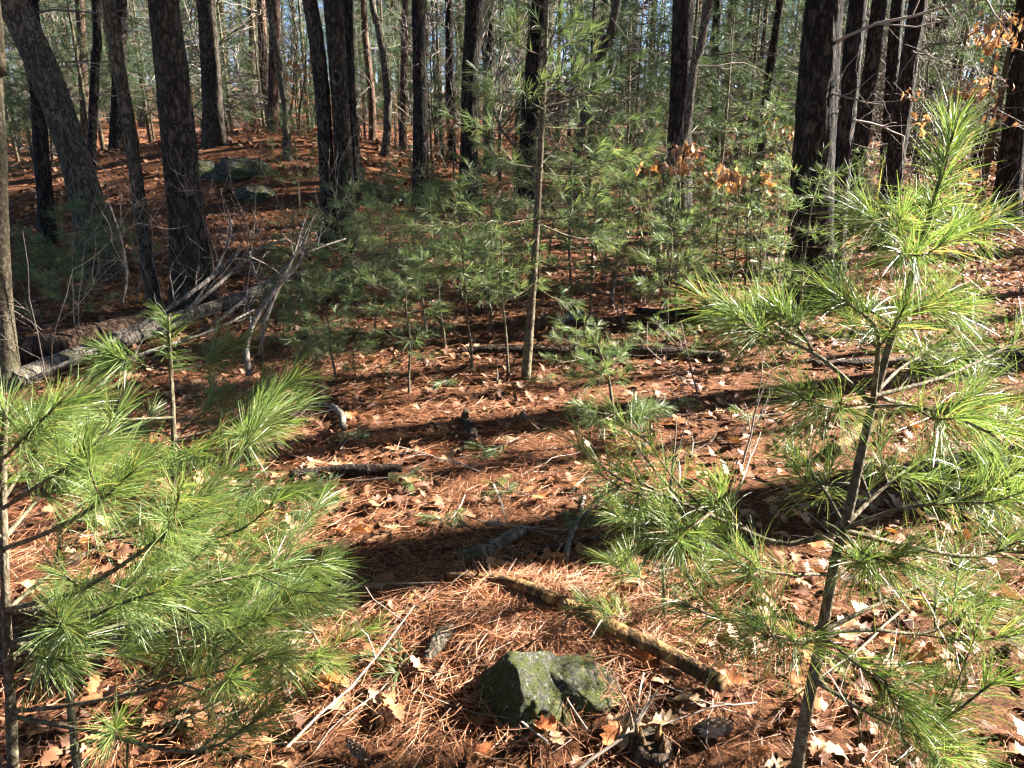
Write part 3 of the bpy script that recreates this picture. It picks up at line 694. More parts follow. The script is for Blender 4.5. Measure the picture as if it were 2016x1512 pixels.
# unseen pines around and behind the viewpoint, added to block sky light
def ring_tree(x, y):
    c = put(PP[int(rng.integers(0, 3))], x, y, rng.uniform(0, 6.28), rng.uniform(0.9, 1.15)); tag(c, 'unseen tall pine around the clearing, added to block sky light', 'tree', 'unseen pines added to block sky light')
n_ring = 0
for k in range(900):
    a = rng.uniform(0, 6.283); d = 3.2 + 19 * rng.random(); x, y = d * math.sin(a), d * math.cos(a)
    if y > -1.5 and abs(x) < 0.85 * max(y, 0) + 2.6: continue
    if x > 0:      # leave the sun its way to the clearing in front of the camera
        perp = y * h2[0] - x * h2[1]
        if -2.6 < perp < 8.5: continue
    if n_ring < 46 and free(x, y, 2.3): ring_tree(x, y); n_ring += 1

for k in range(60):      # further unseen row added to block low sky, kept lower than the sun
    s_h, pp = rng.uniform(34, 48), rng.uniform(-3, 10); x, y = s_h * h2[0] - pp * h2[1], s_h * h2[1] + pp * h2[0]
    if abs(x) > 0.8 * y + 2 and free(x, y, 2.4): ring_tree(x, y)

# far wood that closes the view
rng = np.random.default_rng(5); wood, need = MB(), MB()
for k in range(420):
    y = rng.uniform(50, 105); x = rng.uniform(-0.85, 0.85) * y; z = float(H(x, y)); h = rng.uniform(11, 20)
    tube(wood, np.array([[x, y, z - .2], [x + rng.normal() * .2, y, z + h * .5], [x + rng.normal() * .5, y, z + h]]), [rng.uniform(0.1, 0.24), 0.1, 0.03], 5, cap=False)
    if k % 3 == 1:
        for q in range(14):
            az = rng.uniform(0, 6.28); grow_twigs(wood, np.array([x, y, z + rng.uniform(1.5, h * 0.8)]), nrm([math.cos(az), math.sin(az), 0.7]), rng.uniform(1.2, 3), 0.03, 1, rng, 3, 0.05, 5, 0.2, 0.012)
    else:
        m = 105; u = rng.random(m); lo = rng.uniform(0.03, 0.4); C = np.stack([x + rng.normal(size=m) * 1.5 * (1.15 - u), y + rng.normal(size=m) * 1.5 * (1.15 - u), z + h * (lo + (1 - lo) * u)], -1)
        needle_clumps(need, C, 9, 0.22, 0.42, 0.05, rng)
fw = wood.build('far_wood', M['grey_bark']); tag(fw, 'distant sunlit wood of bare trees and pines closing the view', None, kind='stuff')
fo = need.build('foliage', M['needle_far'], fw); fo['kind'] = 'stuff'

# ------------------------------------------------------------------ pine saplings in the middle distance
MID = dict(nl=0.095, w=0.0028, n=42, segs=2, droop=0.12, sides=4, a0=64, a1=24)
MIDF = dict(nl=0.095, w=0.0038, n=34, segs=1, droop=0.10, sides=4, a0=64, a1=24)
SP = [sapling_proto(61, 1.5, 6, MID, 'needle_soft', 0.5, 0.34), sapling_proto(62, 1.5, 5, MID, 'needle_soft', 0.46, 0.45), sapling_proto(63, 1.2, 5, MID, 'needle_soft', 0.46, 0.28),
      sapling_proto(64, 0.7, 3, MID, 'needle_soft', 0.40, 0.25), sapling_proto(65, 1.8, 7, MIDF, 'needle_soft', 0.66, 0.26), sapling_proto(66, 2.2, 8, MIDF, 'needle_soft', 0.75, 0.24)]
HT = [1.5, 1.5, 1.2, 0.7, 1.8, 2.2]
usedS = set()
def put_sap(px, py, ptop, k, rz=None):
    b = gnd(px, py); top = at(px, ptop - (55 if py < 660 else 20 if py < 760 else 0), b[1]); h = top[2] - b[2]; s = float(np.clip(h / HT[k], 0.45, 1.7))
    o = SP[k] if k not in usedS else copy_tree(SP[k]); usedS.add(k)
    o.location = b; o.rotation_euler = (0, 0, rng.uniform(0, 6.28) if rz is None else rz); w = s * 0.5 + 0.5; o.scale = (w, w, s); return o
for px, py, pt, k in [(930, 735, 380, 1), (1000, 745, 430, 1), (806, 780, 500, 0), (662, 755, 560, 2), (742, 690, 450, 0), (966, 655, 430, 0), (876, 690, 440, 1), (1312, 680, 420, 0),
                      (1466, 565, 200, 5), (604, 668, 480, 2), (822, 590, 350, 4), (1122, 600, 290, 5), (1205, 600, 330, 4), (1402, 612, 420, 4), (1572, 648, 345, 4),
                      (1290, 570, 340, 5), (590, 410, 250, 4), (705, 560, 400, 2), (1060, 560, 330, 4), 
                      (890, 570, 390, 4), (770, 620, 430, 4), (1435, 590, 380, 4), (1010, 600, 420, 0), (1330, 640, 440, 2), (1260, 600, 380, 4),
                      (1690, 470, 330, 4), (1420, 520, 330, 5), (1190, 520, 320, 5), (760, 520, 370, 4), (1350, 570, 380, 5), (1250, 560, 350, 4), (1530, 560, 340, 5), (1080, 530, 320, 5), (950, 540, 340, 4), (680, 620, 430, 4), (840, 670, 470, 0), (1160, 640, 420, 4), (590, 610, 470, 4), (1480, 640, 430, 0)]:
    later(put_sap(px, py, pt, k), 'slender pine sapling', 'sapling', 'pine saplings in the thicket')
for px, py, pt, k in [(185, 590, 430, 2), (60, 610, 490, 2), (150, 650, 570, 3), (240, 560, 470, 3), (110, 590, 520, 3), (620, 720, 640, 3), (700, 745, 690, 3), (1130, 735, 640, 3), (560, 690, 600, 3), (1290, 720, 650, 3), (1560, 700, 620, 3), (1420, 690, 620, 3)]:
    later(put_sap(px, py, pt, k), 'low small pine seedling', 'seedling', 'low pine seedlings on the floor')
settle_labels(); PENDING.clear()

# ------------------------------------------------------------------ near saplings
PC = dict(NEAR, nl=0.095, w=0.0024, n=70, segs=2)
c0 = gnd(1035, 745); Yc = c0[1]
near_sapling('pine_sapling', 'tall central pine sapling with a straight brown stem and open whorls',
  [(1035, 745, Yc, 19), (1046, 600, Yc, 16), (1056, 450, Yc, 14), (1064, 300, Yc, 12), (1072, 150, Yc, 10), (1076, 40, Yc, 8), (1080, -90, Yc, 5)],
  [dict(path=[(1060, 430, Yc), (1000 - 140 * q, 440, Yc - .2), (940 - 160 * q, 470 - 20 * q, Yc - .4)], side=3, w=.005) for q in (0, 1)] +
  [dict(path=[(x0, y0, Yc), ((x0 + x1) / 2, (y0 + y1) / 2 + 12, Yc + d / 2), (x1, y1, Yc + d)], side=s, w=.0045, sub=.5) for x0, y0, x1, y1, d, s in [
   (1062, 340, 1190, 330, .3, 4), (1064, 330, 950, 290, -.2, 4), (1064, 325, 1120, 240, .6, 3), (1060, 440, 1200, 470, .3, 4), (1060, 440, 1150, 390, -.5, 3), (1058, 460, 900, 500, .4, 4),
   (1070, 210, 1200, 150, .2, 5), (1070, 210, 960, 190, .2, 5), (1070, 215, 1020, 160, -.5, 3), (1072, 205, 1130, 130, -.4, 4), (1074, 110, 1150, 50, .2, 4), (1074, 110, 1000, 60, -.1, 4), (1074, 105, 1100, 20, -.4, 3),
   (1077, 20, 1130, -50, .1, 3), (1077, 20, 1020, -40, .1, 3), (1052, 560, 1130, 590, .3, 2), (1054, 555, 990, 580, -.3, 2), (1064, 330, 1250, 300, -.3, 4), (1062, 345, 900, 360, .3, 4), (1068, 250, 1230, 230, .5, 4), (1068, 255, 930, 250, .5, 4)]],
  PC, 'needle_soft', 5)
PS = dict(NEAR, nl=0.085, w=0.0022, n=110, segs=2, droop=0.2)
c1 = gnd(1212, 872); Y1 = c1[1]
near_sapling('pine_sapling', 'small thin pine sapling alone in the clearing, right of the central stem',
  [(1212, 872, Y1, 7), (1206, 800, Y1, 6), (1196, 735, Y1, 5), (1180, 690, Y1, 4), (1172, 665, Y1, 3)],
  [dict(path=[(x0, y0, Y1), ((x0 + x1) / 2, (y0 + y1) / 2 + 4, Y1 + d / 2), (x1, y1, Y1 + d)], side=s, w=.003, zone=.12) for x0, y0, x1, y1, d, s in [
   (1196, 735, 1150, 700, .1, 1), (1196, 735, 1235, 680, .1, 1), (1196, 735, 1170, 730, -.2, 1), (1200, 760, 1240, 725, -.1, 0), (1196, 740, 1130, 735, .1, 1),
   (1208, 815, 1140, 800, -.1, 2), (1208, 815, 1165, 830, -.2, 2), (1208, 815, 1260, 800, .1, 2), (1210, 820, 1285, 815, -.05, 2), (1210, 815, 1310, 800, .2, 1)]], PS, 'needle_soft', 6)

PL = dict(NEAR, nl=0.108, w=0.0013, n=240)
near_sapling('pine_sapling', 'large bushy pine sapling filling the lower left corner',
  [(28, 1600, 1.44, 20), (25, 1480, 1.45, 19), (14, 1250, 1.46, 16), (8, 1060, 1.48, 13), (6, 900, 1.5, 12), (12, 800, 1.5, 7)],
  [dict(path=p, side=s, w=w, zone=z) for p, s, w, z in [
   ([(8, 1080, 1.48), (90, 1050, 1.40), (180, 1000, 1.33), (270, 920, 1.3)], 2, .006, .19),
   ([(8, 1060, 1.48), (60, 1000, 1.58), (120, 930, 1.66), (200, 880, 1.72)], 2, .006, .18),
   ([(7, 1000, 1.48), (70, 960, 1.38), (130, 920, 1.32), (170, 880, 1.30)], 1, .005, .17),
   ([(15, 1200, 1.46), (150, 1165, 1.40), (280, 1085, 1.35), (400, 1000, 1.33)], 4, .007, .2),
   ([(16, 1205, 1.46), (130, 1180, 1.55), (330, 1140, 1.62), (420, 1060, 1.65), (500, 980, 1.70)], 4, .007, .2),
   ([(18, 1200, 1.46), (200, 1200, 1.50), (400, 1150, 1.55), (640, 1105, 1.62)], 4, .007, .2),
   ([(20, 1265, 1.46), (130, 1235, 1.36), (260, 1180, 1.30), (360, 1150, 1.27)], 3, .006, .18),
   ([(22, 1270, 1.46), (200, 1260, 1.50), (430, 1225, 1.55), (640, 1180, 1.60)], 4, .007, .2),
   ([(20, 1400, 1.45), (130, 1390, 1.40), (330, 1350, 1.36), (540, 1290, 1.32)], 4, .006, .19),
   ([(22, 1410, 1.45), (180, 1440, 1.37), (390, 1480, 1.30), (540, 1390, 1.26)], 3, .006, .2),
   ([(10, 900, 1.5), (50, 860, 1.45), (120, 790, 1.40)], 1, .004, .16), ([(10, 900, 1.5), (-60, 850, 1.5), (-120, 800, 1.5)], 1, .004, .15),
   ([(8, 1060, 1.48), (-80, 1000, 1.42), (-160, 930, 1.40)], 2, .005, .17), ([(20, 1265, 1.46), (70, 1290, 1.33), (120, 1300, 1.24)], 1, .004, .13),
   ([(15, 1200, 1.46), (100, 1130, 1.70), (220, 1060, 1.86), (290, 1000, 1.95)], 3, .006, .18), ([(9, 980, 1.49), (60, 900, 1.58), (110, 840, 1.66)], 2, .005, .16),
   ([(22, 1290, 1.46), (170, 1250, 1.66), (360, 1180, 1.82), (560, 1050, 1.95)], 4, .006, .19), ([(22, 1300, 1.46), (200, 1290, 1.62), (420, 1270, 1.72), (560, 1260, 1.76)], 3, .006, .18)]],
  PL, 'needle', 21, tip=0.9)
near_sapling('pine_sapling', 'thin bare lower stem of a seedling beside the bushy left sapling',
  [(158, 1560, 1.40, 16), (142, 1420, 1.42, 14), (131, 1265, 1.44, 11), (126, 1190, 1.46, 9)],
  [dict(path=[(131, 1262, 1.44), (70, 1330, 1.42), (30, 1380, 1.41)], side=0, w=.004, P=dict(n=14)), dict(path=[(131, 1262, 1.44), (220, 1290, 1.46), (300, 1275, 1.5)], side=1, w=.004, zone=.1), dict(path=[(128, 1240, 1.45), (180, 1200, 1.5), (240, 1180, 1.52)], side=1, w=.004, zone=.12)],
  PL, 'needle', 22, tip=0.4)
PM = dict(NEAR, tipn=1.3, tip0=80, tip1=38, tipd=0.3, nl=0.10, w=0.0014, n=170, a1=18)
near_sapling('pine_sapling', 'upright pine sapling with a tufted tip, left of the clearing',
  [(352, 1330, 1.85, 16), (345, 1010, 1.9, 12), (342, 850, 1.92, 9), (336, 720, 1.95, 7), (332, 625, 1.96, 4)],
  [dict(path=p, side=s, w=.004, zone=.17) for p, s in [
   ([(336, 730, 1.95), (290, 722, 1.93), (250, 708, 1.90), (195, 718, 1.88)], 1), ([(336, 730, 1.95), (390, 722, 2.0), (430, 700, 2.05), (480, 662, 2.1)], 1),
   ([(340, 822, 1.92), (260, 825, 1.86), (200, 822, 1.82), (110, 795, 1.80)], 2), ([(342, 865, 1.92), (420, 845, 1.95), (500, 800, 2.0), (590, 740, 2.05)], 4),
   ([(342, 870, 1.92), (400, 862, 1.86), (470, 855, 1.82), (560, 830, 1.78)], 3), ([(342, 860, 1.92), (310, 850, 2.05), (275, 850, 2.15), (255, 830, 2.2)], 2),
   ([(342, 865, 1.92), (380, 830, 2.08), (440, 780, 2.22)], 2), ([(344, 1000, 1.9), (420, 985, 1.95), (520, 965, 2.0), (620, 960, 2.05)], 2),
   ([(348, 1200, 1.87), (450, 1180, 1.9), (560, 1160, 1.93), (650, 1120, 1.95)], 3), ([(349, 1260, 1.86), (500, 1275, 1.85), (620, 1285, 1.85), (735, 1235, 1.86)], 2),
   ([(342, 870, 1.92), (360, 890, 1.80), (390, 900, 1.70)], 2), ([(344, 1000, 1.9), (280, 990, 1.85), (200, 960, 1.82)], 2)]], PM, 'needle', 23, tip=0.75)
PR = dict(NEAR, tipn=3.2, nl=0.122, w=0.0014, n=150, a0=64, a1=26, droop=0.2)
near_sapling('pine_sapling', 'large long-needled pine sapling with a leaning forked stem, right foreground',
  [(1558, 1590, 1.45, 25), (1580, 1440, 1.47, 23), (1612, 1280, 1.50, 21), (1645, 1100, 1.54, 19), (1672, 1000, 1.57, 18), (1712, 820, 1.62, 16), (1745, 700, 1.65, 13), (1788, 565, 1.68, 11), (1815, 480, 1.70, 13), (1850, 360, 1.72, 9), (1880, 250, 1.74, 6)],
  [dict(path=p, side=s, w=w, zone=z) for p, s, w, z in [
   ([(1716, 795, 1.62), (1610, 700, 1.66), (1510, 655, 1.70), (1390, 600, 1.74)], 4, .006, .18), ([(1600, 690, 1.66), (1575, 650, 1.72), (1530, 590, 1.78)], 1, .004, .17),
   ([(1718, 790, 1.62), (1728, 700, 1.58), (1722, 640, 1.56), (1660, 590, 1.52)], 2, .007, .16), ([(1716, 800, 1.62), (1650, 805, 1.55), (1570, 780, 1.48)], 2, .005, .17),
   ([(1720, 780, 1.62), (1850, 745, 1.7), (1950, 700, 1.8), (2060, 640, 1.9)], 3, .006, .17), ([(1716, 800, 1.62), (1790, 800, 1.52), (1880, 820, 1.45), (1960, 860, 1.4)], 3, .005, .18),
   ([(1812, 485, 1.70), (1780, 465, 1.66), (1715, 430, 1.62)], 2, .004, .16), ([(1812, 485, 1.70), (1880, 465, 1.72), (1975, 425, 1.76)], 1, .004, .18),
   ([(1812, 485, 1.70), (1800, 500, 1.60), (1770, 500, 1.52)], 1, .004, .13), ([(1815, 480, 1.70), (1830, 440, 1.82), (1850, 400, 1.9)], 1, .004, .14),
   ([(1762, 630, 1.66), (1810, 610, 1.62), (1880, 610, 1.58)], 1, .004, .16), ([(1760, 640, 1.66), (1710, 610, 1.76), (1650, 580, 1.84)], 1, .004, .15),
   ([(1662, 1045, 1.55), (1545, 1072, 1.55), (1470, 1045, 1.56), (1330, 985, 1.58), (1215, 925, 1.6)], 4, .008, .18), ([(1470, 1045, 1.56), (1440, 1010, 1.6), (1420, 950, 1.64)], 1, .004, .15),
   ([(1400, 1010, 1.57), (1350, 1040, 1.5), (1270, 1050, 1.45)], 2, .004, .16), ([(1662, 1045, 1.55), (1800, 1078, 1.55), (1930, 1095, 1.56), (2050, 1040, 1.58)], 4, .008, .17),
   ([(1660, 1050, 1.55), (1700, 1090, 1.45), (1770, 1110, 1.36)], 2, .005, .16), ([(1665, 1040, 1.55), (1620, 960, 1.68), (1560, 880, 1.8)], 2, .005, .16), ([(1668, 1030, 1.55), (1740, 960, 1.7), (1830, 890, 1.82)], 3, .006, .17),
   ([(1622, 1245, 1.5), (1540, 1215, 1.5), (1430, 1220, 1.5), (1330, 1180, 1.52)], 2, .006, .16), ([(1622, 1245, 1.5), (1720, 1240, 1.52), (1830, 1245, 1.55), (1940, 1180, 1.6)], 4, .006, .16),
   ([(1620, 1250, 1.5), (1690, 1310, 1.42), (1780, 1370, 1.36)], 3, .005, .18), ([(1618, 1255, 1.5), (1560, 1260, 1.4), (1500, 1250, 1.34)], 2, .005, .16), ([(1624, 1240, 1.5), (1750, 1180, 1.66), (1890, 1120, 1.78)], 3, .006, .16),
   ([(1720, 780, 1.62), (1800, 800, 1.74), (1900, 820, 1.85), (2020, 830, 1.95)], 4, .006, .17), ([(1722, 775, 1.62), (1780, 720, 1.78), (1860, 680, 1.9)], 2, .005, .16),
   ([(1600, 1330, 1.48), (1700, 1400, 1.42), (1840, 1420, 1.38), (1960, 1340, 1.36)], 3, .006, .17), ([(1600, 1340, 1.48), (1740, 1420, 1.36), (1880, 1480, 1.28)], 3, .005, .17),
   ([(1665, 1040, 1.55), (1780, 1000, 1.5), (1900, 985, 1.46), (2000, 930, 1.44)], 3, .006, .18), ([(1640, 1130, 1.53), (1540, 1130, 1.46), (1450, 1110, 1.42)], 2, .005, .16)]],
  PR, 'needle', 24, tip=1.25)
near_sapling('pine_seedling', 'low leafy pine seedling beside the brown fallen pole',
  [(1308, 1265, 2.02, 7), (1306, 1150, 2.05, 6), (1300, 1040, 2.08, 5), (1296, 985, 2.1, 3)],
  [dict(path=p, side=s, w=.003, zone=.14) for p, s in [([(1308, 1255, 2.02), (1240, 1225, 1.97), (1150, 1185, 1.94)], 2), ([(1306, 1160, 2.05), (1380, 1130, 2.05), (1440, 1090, 2.05)], 1), ([(1306, 1170, 2.05), (1250, 1130, 2.08), (1200, 1100, 2.1)], 2),
   ([(1308, 1250, 2.02), (1360, 1280, 1.95), (1400, 1300, 1.92)], 1), ([(1302, 1060, 2.08), (1250, 1030, 2.08), (1210, 990, 2.1)], 1), ([(1302, 1070, 2.08), (1350, 1050, 2.0), (1380, 1020, 1.96)], 1)]], dict(PM, n=120), 'needle', 25, tip=0.4)

# ------------------------------------------------------------------ oak leaves
def leaf_template(seed, n=11, curl=0.5, simple=False):
    """lobed oak leaf about 1 long, bent along and across; returns verts, quads"""
    rng = np.random.default_rng(seed)
    if simple: t = np.array([0, .3, .65, 1.0]); w = np.array([0.02, .30, .26, .02])
    else:
        t = np.linspace(0.0, 1.0, n); env = np.sin(np.clip(t * 1.08 - 0.04, 0.02, 1) * math.pi * 0.98) ** 0.7 * (0.27 + 0.08 * t)
        lob = np.where(np.arange(n) % 2 == 1, 1.0, 0.52); w = np.maximum(env * lob, 0.012); w[0] = 0.012; w[1] *= 0.35; w[-1] = 0.03; w[-2] *= 0.8
        w = w * rng.uniform(0.85, 1.15, n)
    k = len(t); sh = np.where(np.arange(k) % 2 == 1, 0.05, 0.0) if not simple else 0
    cx = rng.uniform(-1, 1) * curl; cz = rng.uniform(0.2, 1.0) * curl; tw = rng.uniform(-1, 1) * curl
    x = t - 0.45; zb = -cx * 0.55 * (x ** 2) + 0.06 * np.sin(t * 7 + seed)
    V = []
    for s in (-1, 0, 1):
        fold = cz * w * abs(s) * (0.9 + 0.4 * np.sin(t * 9 + s * 2 + seed)); ang = tw * x * 1.2
        yy = s * w * np.cos(cz * 0.6); zz = zb + fold * (1 if seed % 3 else -1)
        V.append(np.stack([x + (sh if s else 0), yy * np.cos(ang) - zz * np.sin(ang) * 0.3, zz + yy * np.sin(ang)], -1))
    V = np.stack(V, 1).reshape(-1, 3); Q = []
    for i in range(k - 1):
        for j in (0, 1): a = i * 3 + j; Q.append((a, a + 1, a + 4, a + 3))
    return V, np.array(Q)
LEAF = [leaf_template(s, curl=c) for s, c in enumerate((0.25, 0.5, 0.9, 0.3, 0.7, 1.2, 0.4, 0.8))]
LEAFS = [leaf_template(s, simple=True, curl=0.6) for s in range(4)]
def rot_mats(yaw, pitch, roll):
    cz, sz, cp, sp_, cr, sr = np.cos(yaw), np.sin(yaw), np.cos(pitch), np.sin(pitch), np.cos(roll), np.sin(roll); O = np.zeros_like(yaw); I = O + 1
    Z = np.stack([np.stack([cz, -sz, O], -1), np.stack([sz, cz, O], -1), np.stack([O, O, I], -1)], 1)
    Y = np.stack([np.stack([cp, O, sp_], -1), np.stack([O, I, O], -1), np.stack([-sp_, O, cp], -1)], 1)
    X = np.stack([np.stack([I, O, O], -1), np.stack([O, cr, -sr], -1), np.stack([O, sr, cr], -1)], 1)
    return Z @ Y @ X
def bake(mb, tmpl, pos, Rm, s):
    V, Q = tmpl; N = len(pos); 
    if not N: return
    W = np.einsum('nij,vj->nvi', Rm, V) * s[:, None, None] + pos[:, None]
    mb.add(W.reshape(-1, 3), (Q[None] + (np.arange(N) * len(V))[:, None, None]).reshape(-1, 4))
rng = np.random.default_rng(8)
def area_pts(n_m2, y0, y1, margin=0.5):
    n = int(n_m2 * (y1 - y0) * 2 * (0.72 * y1 + margin)); y = rng.uniform(y0, y1, n); x = rng.uniform(-1, 1, n) * (0.72 * y1 + margin)
    k = abs(x) < 0.72 * y + margin; return x[k], y[k]
mbL = MB()
for dens, y0, y1, tm, sz, tilt in [(190, 1.0, 3.0, LEAF, 0.085, 0.28), (210, 3.0, 6.0, LEAF, 0.08, 0.36), (110, 6.0, 12.0, LEAF, 0.10, 0.42), (45, 12, 24, LEAFS, 0.14, 0.4), (9, 24, 45, LEAFS, 0.22, 0.4)]:
    x, y = area_pts(dens, y0, y1); patch = fbm(x * 0.9, y * 0.9, 2.2, 3)
    mat_ = np.exp(-(((x - 0.05) / 0.62) ** 2 + ((y - 2.0) / 0.42) ** 2))           # the needle mat round the stone keeps few leaves
    k = (rng.random(len(x)) < np.clip((patch - 0.25) * 3.0, 0.2, 1) * (1 - 0.93 * mat_)) & ((x - 0.505) ** 2 + (y - 1.56) ** 2 > 0.1 ** 2); x, y = x[k], y[k]; n = len(x)
    which = rng.integers(0, len(tm), n); s = sz * rng.uniform(0.55, 1.2, n)
    pos = np.stack([x, y, H(x, y) + 0.006 + rng.random(n) * 0.022 + 0.1 * s * 0.6], -1)
    Rm = rot_mats(rng.uniform(0, 6.283, n), rng.normal(size=n) * tilt, rng.normal(size=n) * tilt)
    for q in range(len(tm)): kk = which == q; bake(mbL, tm[q], pos[kk], Rm[kk], s[kk])
lo = mbL.build('leaf_litter', M['leaf_litter']); tag(lo, 'carpet of dry brown oak leaves covering the forest floor', None, kind='stuff')
mbN = MB()
for dens, y0, y1, w, segs in [(2600, 1.0, 2.9, 0.0015, 2), (2300, 2.9, 5.0, 0.0020, 1), (800, 5.0, 9.0, 0.0032, 1)]:
    x, y = area_pts(dens, y0, y1, 0.3); patch = fbm(x * 0.8 + 40, y * 0.8, 7.2, 3); mat_ = np.exp(-(((x - 0.05) / 0.8) ** 2 + ((y - 2.0) / 0.55) ** 2))
    k = rng.random(len(x)) < np.clip((patch - 0.25) * 2.2, 0.15, 1) + mat_; x, y = x[k], y[k]
    ex = np.zeros(len(x))
    if y0 < 2:   # deep mat of straw round the stone
        n2 = 9500; r_ = np.abs(rng.normal(size=n2)) * 0.30 + 0.02; a = rng.uniform(0, 6.283, n2); x = np.concatenate([x, 0.03 + r_ * np.cos(a) * 1.5]); y = np.concatenate([y, 1.98 + r_ * np.sin(a) * 0.9]); ex = np.concatenate([ex, rng.random(n2) * 0.018])
    if y0 < 2:
        n3 = 1500; a = rng.uniform(0, 6.283, n3); u3 = rng.normal(size=n3) * 0.022 + 1.03; bx, by = 0.035, 1.985
        x = np.concatenate([x, bx + np.cos(a) * 0.165 * u3 - 0.02]); y = np.concatenate([y, by + np.sin(a) * 0.15 * u3]); ex = np.concatenate([ex, 0.012 + rng.random(n3) * 0.03])
    n = len(x); yaw = rng.uniform(0, 6.283, n); el = rng.normal(size=n) * 0.10
    d = np.stack([np.cos(yaw) * np.cos(el), np.sin(yaw) * np.cos(el), np.sin(el)], -1); L = rng.uniform(0.06, 0.115, n)
    p = np.stack([x, y, H(x, y) + 0.010 + rng.random(n) * 0.022 + ex], -1)
    ribbons(mbN, p, d, L, w * rng.uniform(0.8, 1.3, n), 0.05, segs, rng, 0.08)
no = mbN.build('pine_straw', M['needle_litter']); tag(no, 'mat of fallen orange pine needles between the leaves', None, kind='stuff')

# ------------------------------------------------------------------ things on the floor
LM = [(1050, 1350, 'the mossy stone'), (1250, 1270, 'the brown fallen pole'), (1395, 1465, 'the large pine cone'), (30, 1400, 'the bushy left sapling'), (1600, 1350, 'the forked right sapling'),
      (350, 1100, 'the sapling with tufted tip'), (690, 940, 'the rotten log'), (1212, 850, 'the lone small sapling'), (1035, 740, 'the tall central stem'), (1070, 1105, 'the dark slanting stick'),
      (1690, 880, 'the broken log stub'), (880, 1275, 'the bare grey root'), (1270, 1480, 'the splintered stump'), (1850, 1250, 'the right edge'), (930, 865, 'the curled branch'), (560, 1330, 'the lower left needles')]
def where_is(px, py):
    x, y, t = min(LM, key=lambda l: ((l[0] - px) * 0.7) ** 2 + ((l[1] - py) * 1.2) ** 2); dx, dy = px - x, py - y
    return ('left of ' if dx < 0 else 'right of ') + t if abs(dx) * 0.7 > abs(dy) * 1.2 else ('behind ' if dy < 0 else 'in front of ') + t
def lab_unique(objs, cat, group):
    by = {}
    for px, ph, o in objs: by.setdefault(ph, []).append((px, o))
    for ph, L in by.items():
        L.sort(key=lambda a: a[0])
        for k, (px, o) in enumerate(L): tag(o, ph if len(L) == 1 else '%s, %s from left' % (ph, ORD[k]), cat, group)
COLN = ['tan', 'brown', 'russet']; lm = {}
for ci, c in enumerate(COLN):
    for q, (V, Q) in enumerate(LEAF): m_ = MB(); m_.add(V * 1.0, Q); lm[(c, q)] = m_.mesh('fallen_leaf', M['leaf_' + c])
CURL = ['flat', 'curved', 'curled', 'flat', 'curved', 'tightly curled', 'curved', 'curled']
objs = []; rng = np.random.default_rng(15); c = 0
while c < 250:
    y = 1.25 + 2.6 * rng.random() ** 1.7; x = rng.uniform(-1, 1) * (0.70 * y); z = float(H(x, y)); px, py, zc = proj((x, y, z))
    if not (5 < px < 2011 and 5 < py < 1507): continue
    if rng.random() < 0.9 * math.exp(-(((x - 0.05) / 0.5) ** 2 + ((y - 1.95) / 0.38) ** 2)): continue
    if any((px - a) ** 2 + ((py - b) * 1.3) ** 2 < 95 ** 2 for a, b in ((1398, 1466), (703, 1500), (1050, 1370), (1130, 1370))): continue
    q = int(rng.integers(0, 8)); cn = COLN[int(rng.choice(3, p=[0.25, 0.42, 0.33]))]; s = rng.uniform(0.065, 0.115)
    o = link('fallen_leaf', lm[(cn, q)], loc=(x, y, z + 0.03 + 0.08 * s)); o.scale = (s, s, s)
    o.rotation_euler = (rng.normal() * 0.28, rng.normal() * 0.28, rng.uniform(0, 6.28)); objs.append((px, '%s %s oak leaf %s' % (CURL[q], cn, where_is(px, py)), o)); c += 1
lab_unique(objs, 'leaf', 'fallen oak leaves near the camera')

def px_log(name, label, cat, pl, mat, sink=0.25, sides=16, amp=0.004, seed=1, raised=False, f=22, taper_end=False, group=None, stubs=()):
    """pl: (px,py,width_px) on the floor, or (px,py,width_px,Y) in the air"""
    P = []
    for q in pl:
        p = at(q[0], q[1], q[3]) if len(q) > 3 else gnd(q[0], q[1]); r = q[2] / 2 / FPX * proj(p)[2]
        if len(q) == 3: p = p + np.array([0, 0, r * (1 - 2 * sink) + 0.02])
        P.append((*p, r))
    P = np.array(P); S = spline(P, max(10, int(np.sum(np.linalg.norm(np.diff(P[:, :3], axis=0), axis=1)) / 0.025)))
    if len(S) > 200: S = spline(P, 200)
    base = np.array([*S[len(S) // 2, :3]]); base[2] = float(H(base[0], base[1]))
    root = empty(name, base) if stubs else None
    rel = (lambda Pp, a, r: amp * (noise3(np.cos(a)[None] * r[:, None] * f * 2 + seed, np.sin(a)[None] * r[:, None] * f * 2, (Pp[:, 0:1] + Pp[:, 1:2]) * 9) - 0.5) * 2 + r[:, None] * 0.25 * (noise3(np.cos(a)[None] + seed, np.sin(a)[None], (Pp[:, 0:1] - Pp[:, 1:2]) * 3.1) - 0.5))
    mb = MB(); tube(mb, S[:, :3], np.maximum(S[:, 3], 0.0015), sides, rel)
    if not stubs:
        o = mb.build(name, M[mat], None, origin=base); o.location = base; tag(o, label, cat, group); return o
    mb.build('log' if 'log' in name or 'pole' in name else 'stem', M[mat], root, origin=base); tag(root, label, cat, group)
    rg = np.random.default_rng(seed + 50)
    for u, L, dz in stubs:
        i = int(u * (len(S) - 2)); t = nrm(S[i + 1, :3] - S[i, :3]); sd_ = nrm(np.cross(t, [0, 0, 1.0])) * rg.choice([-1, 1]); d = nrm(t * 0.7 + sd_ * 0.6 + np.array([0, 0, dz]))
        mb = MB(); grow_twigs(mb, S[i, :3], d, L, max(S[i, 3] * 0.4, 0.003), 1 if L > 0.15 else 0, rg, 6, 0.0, 3, 0.16, 0.0018); mb.build('branch', M[mat], root, origin=base)
    return root
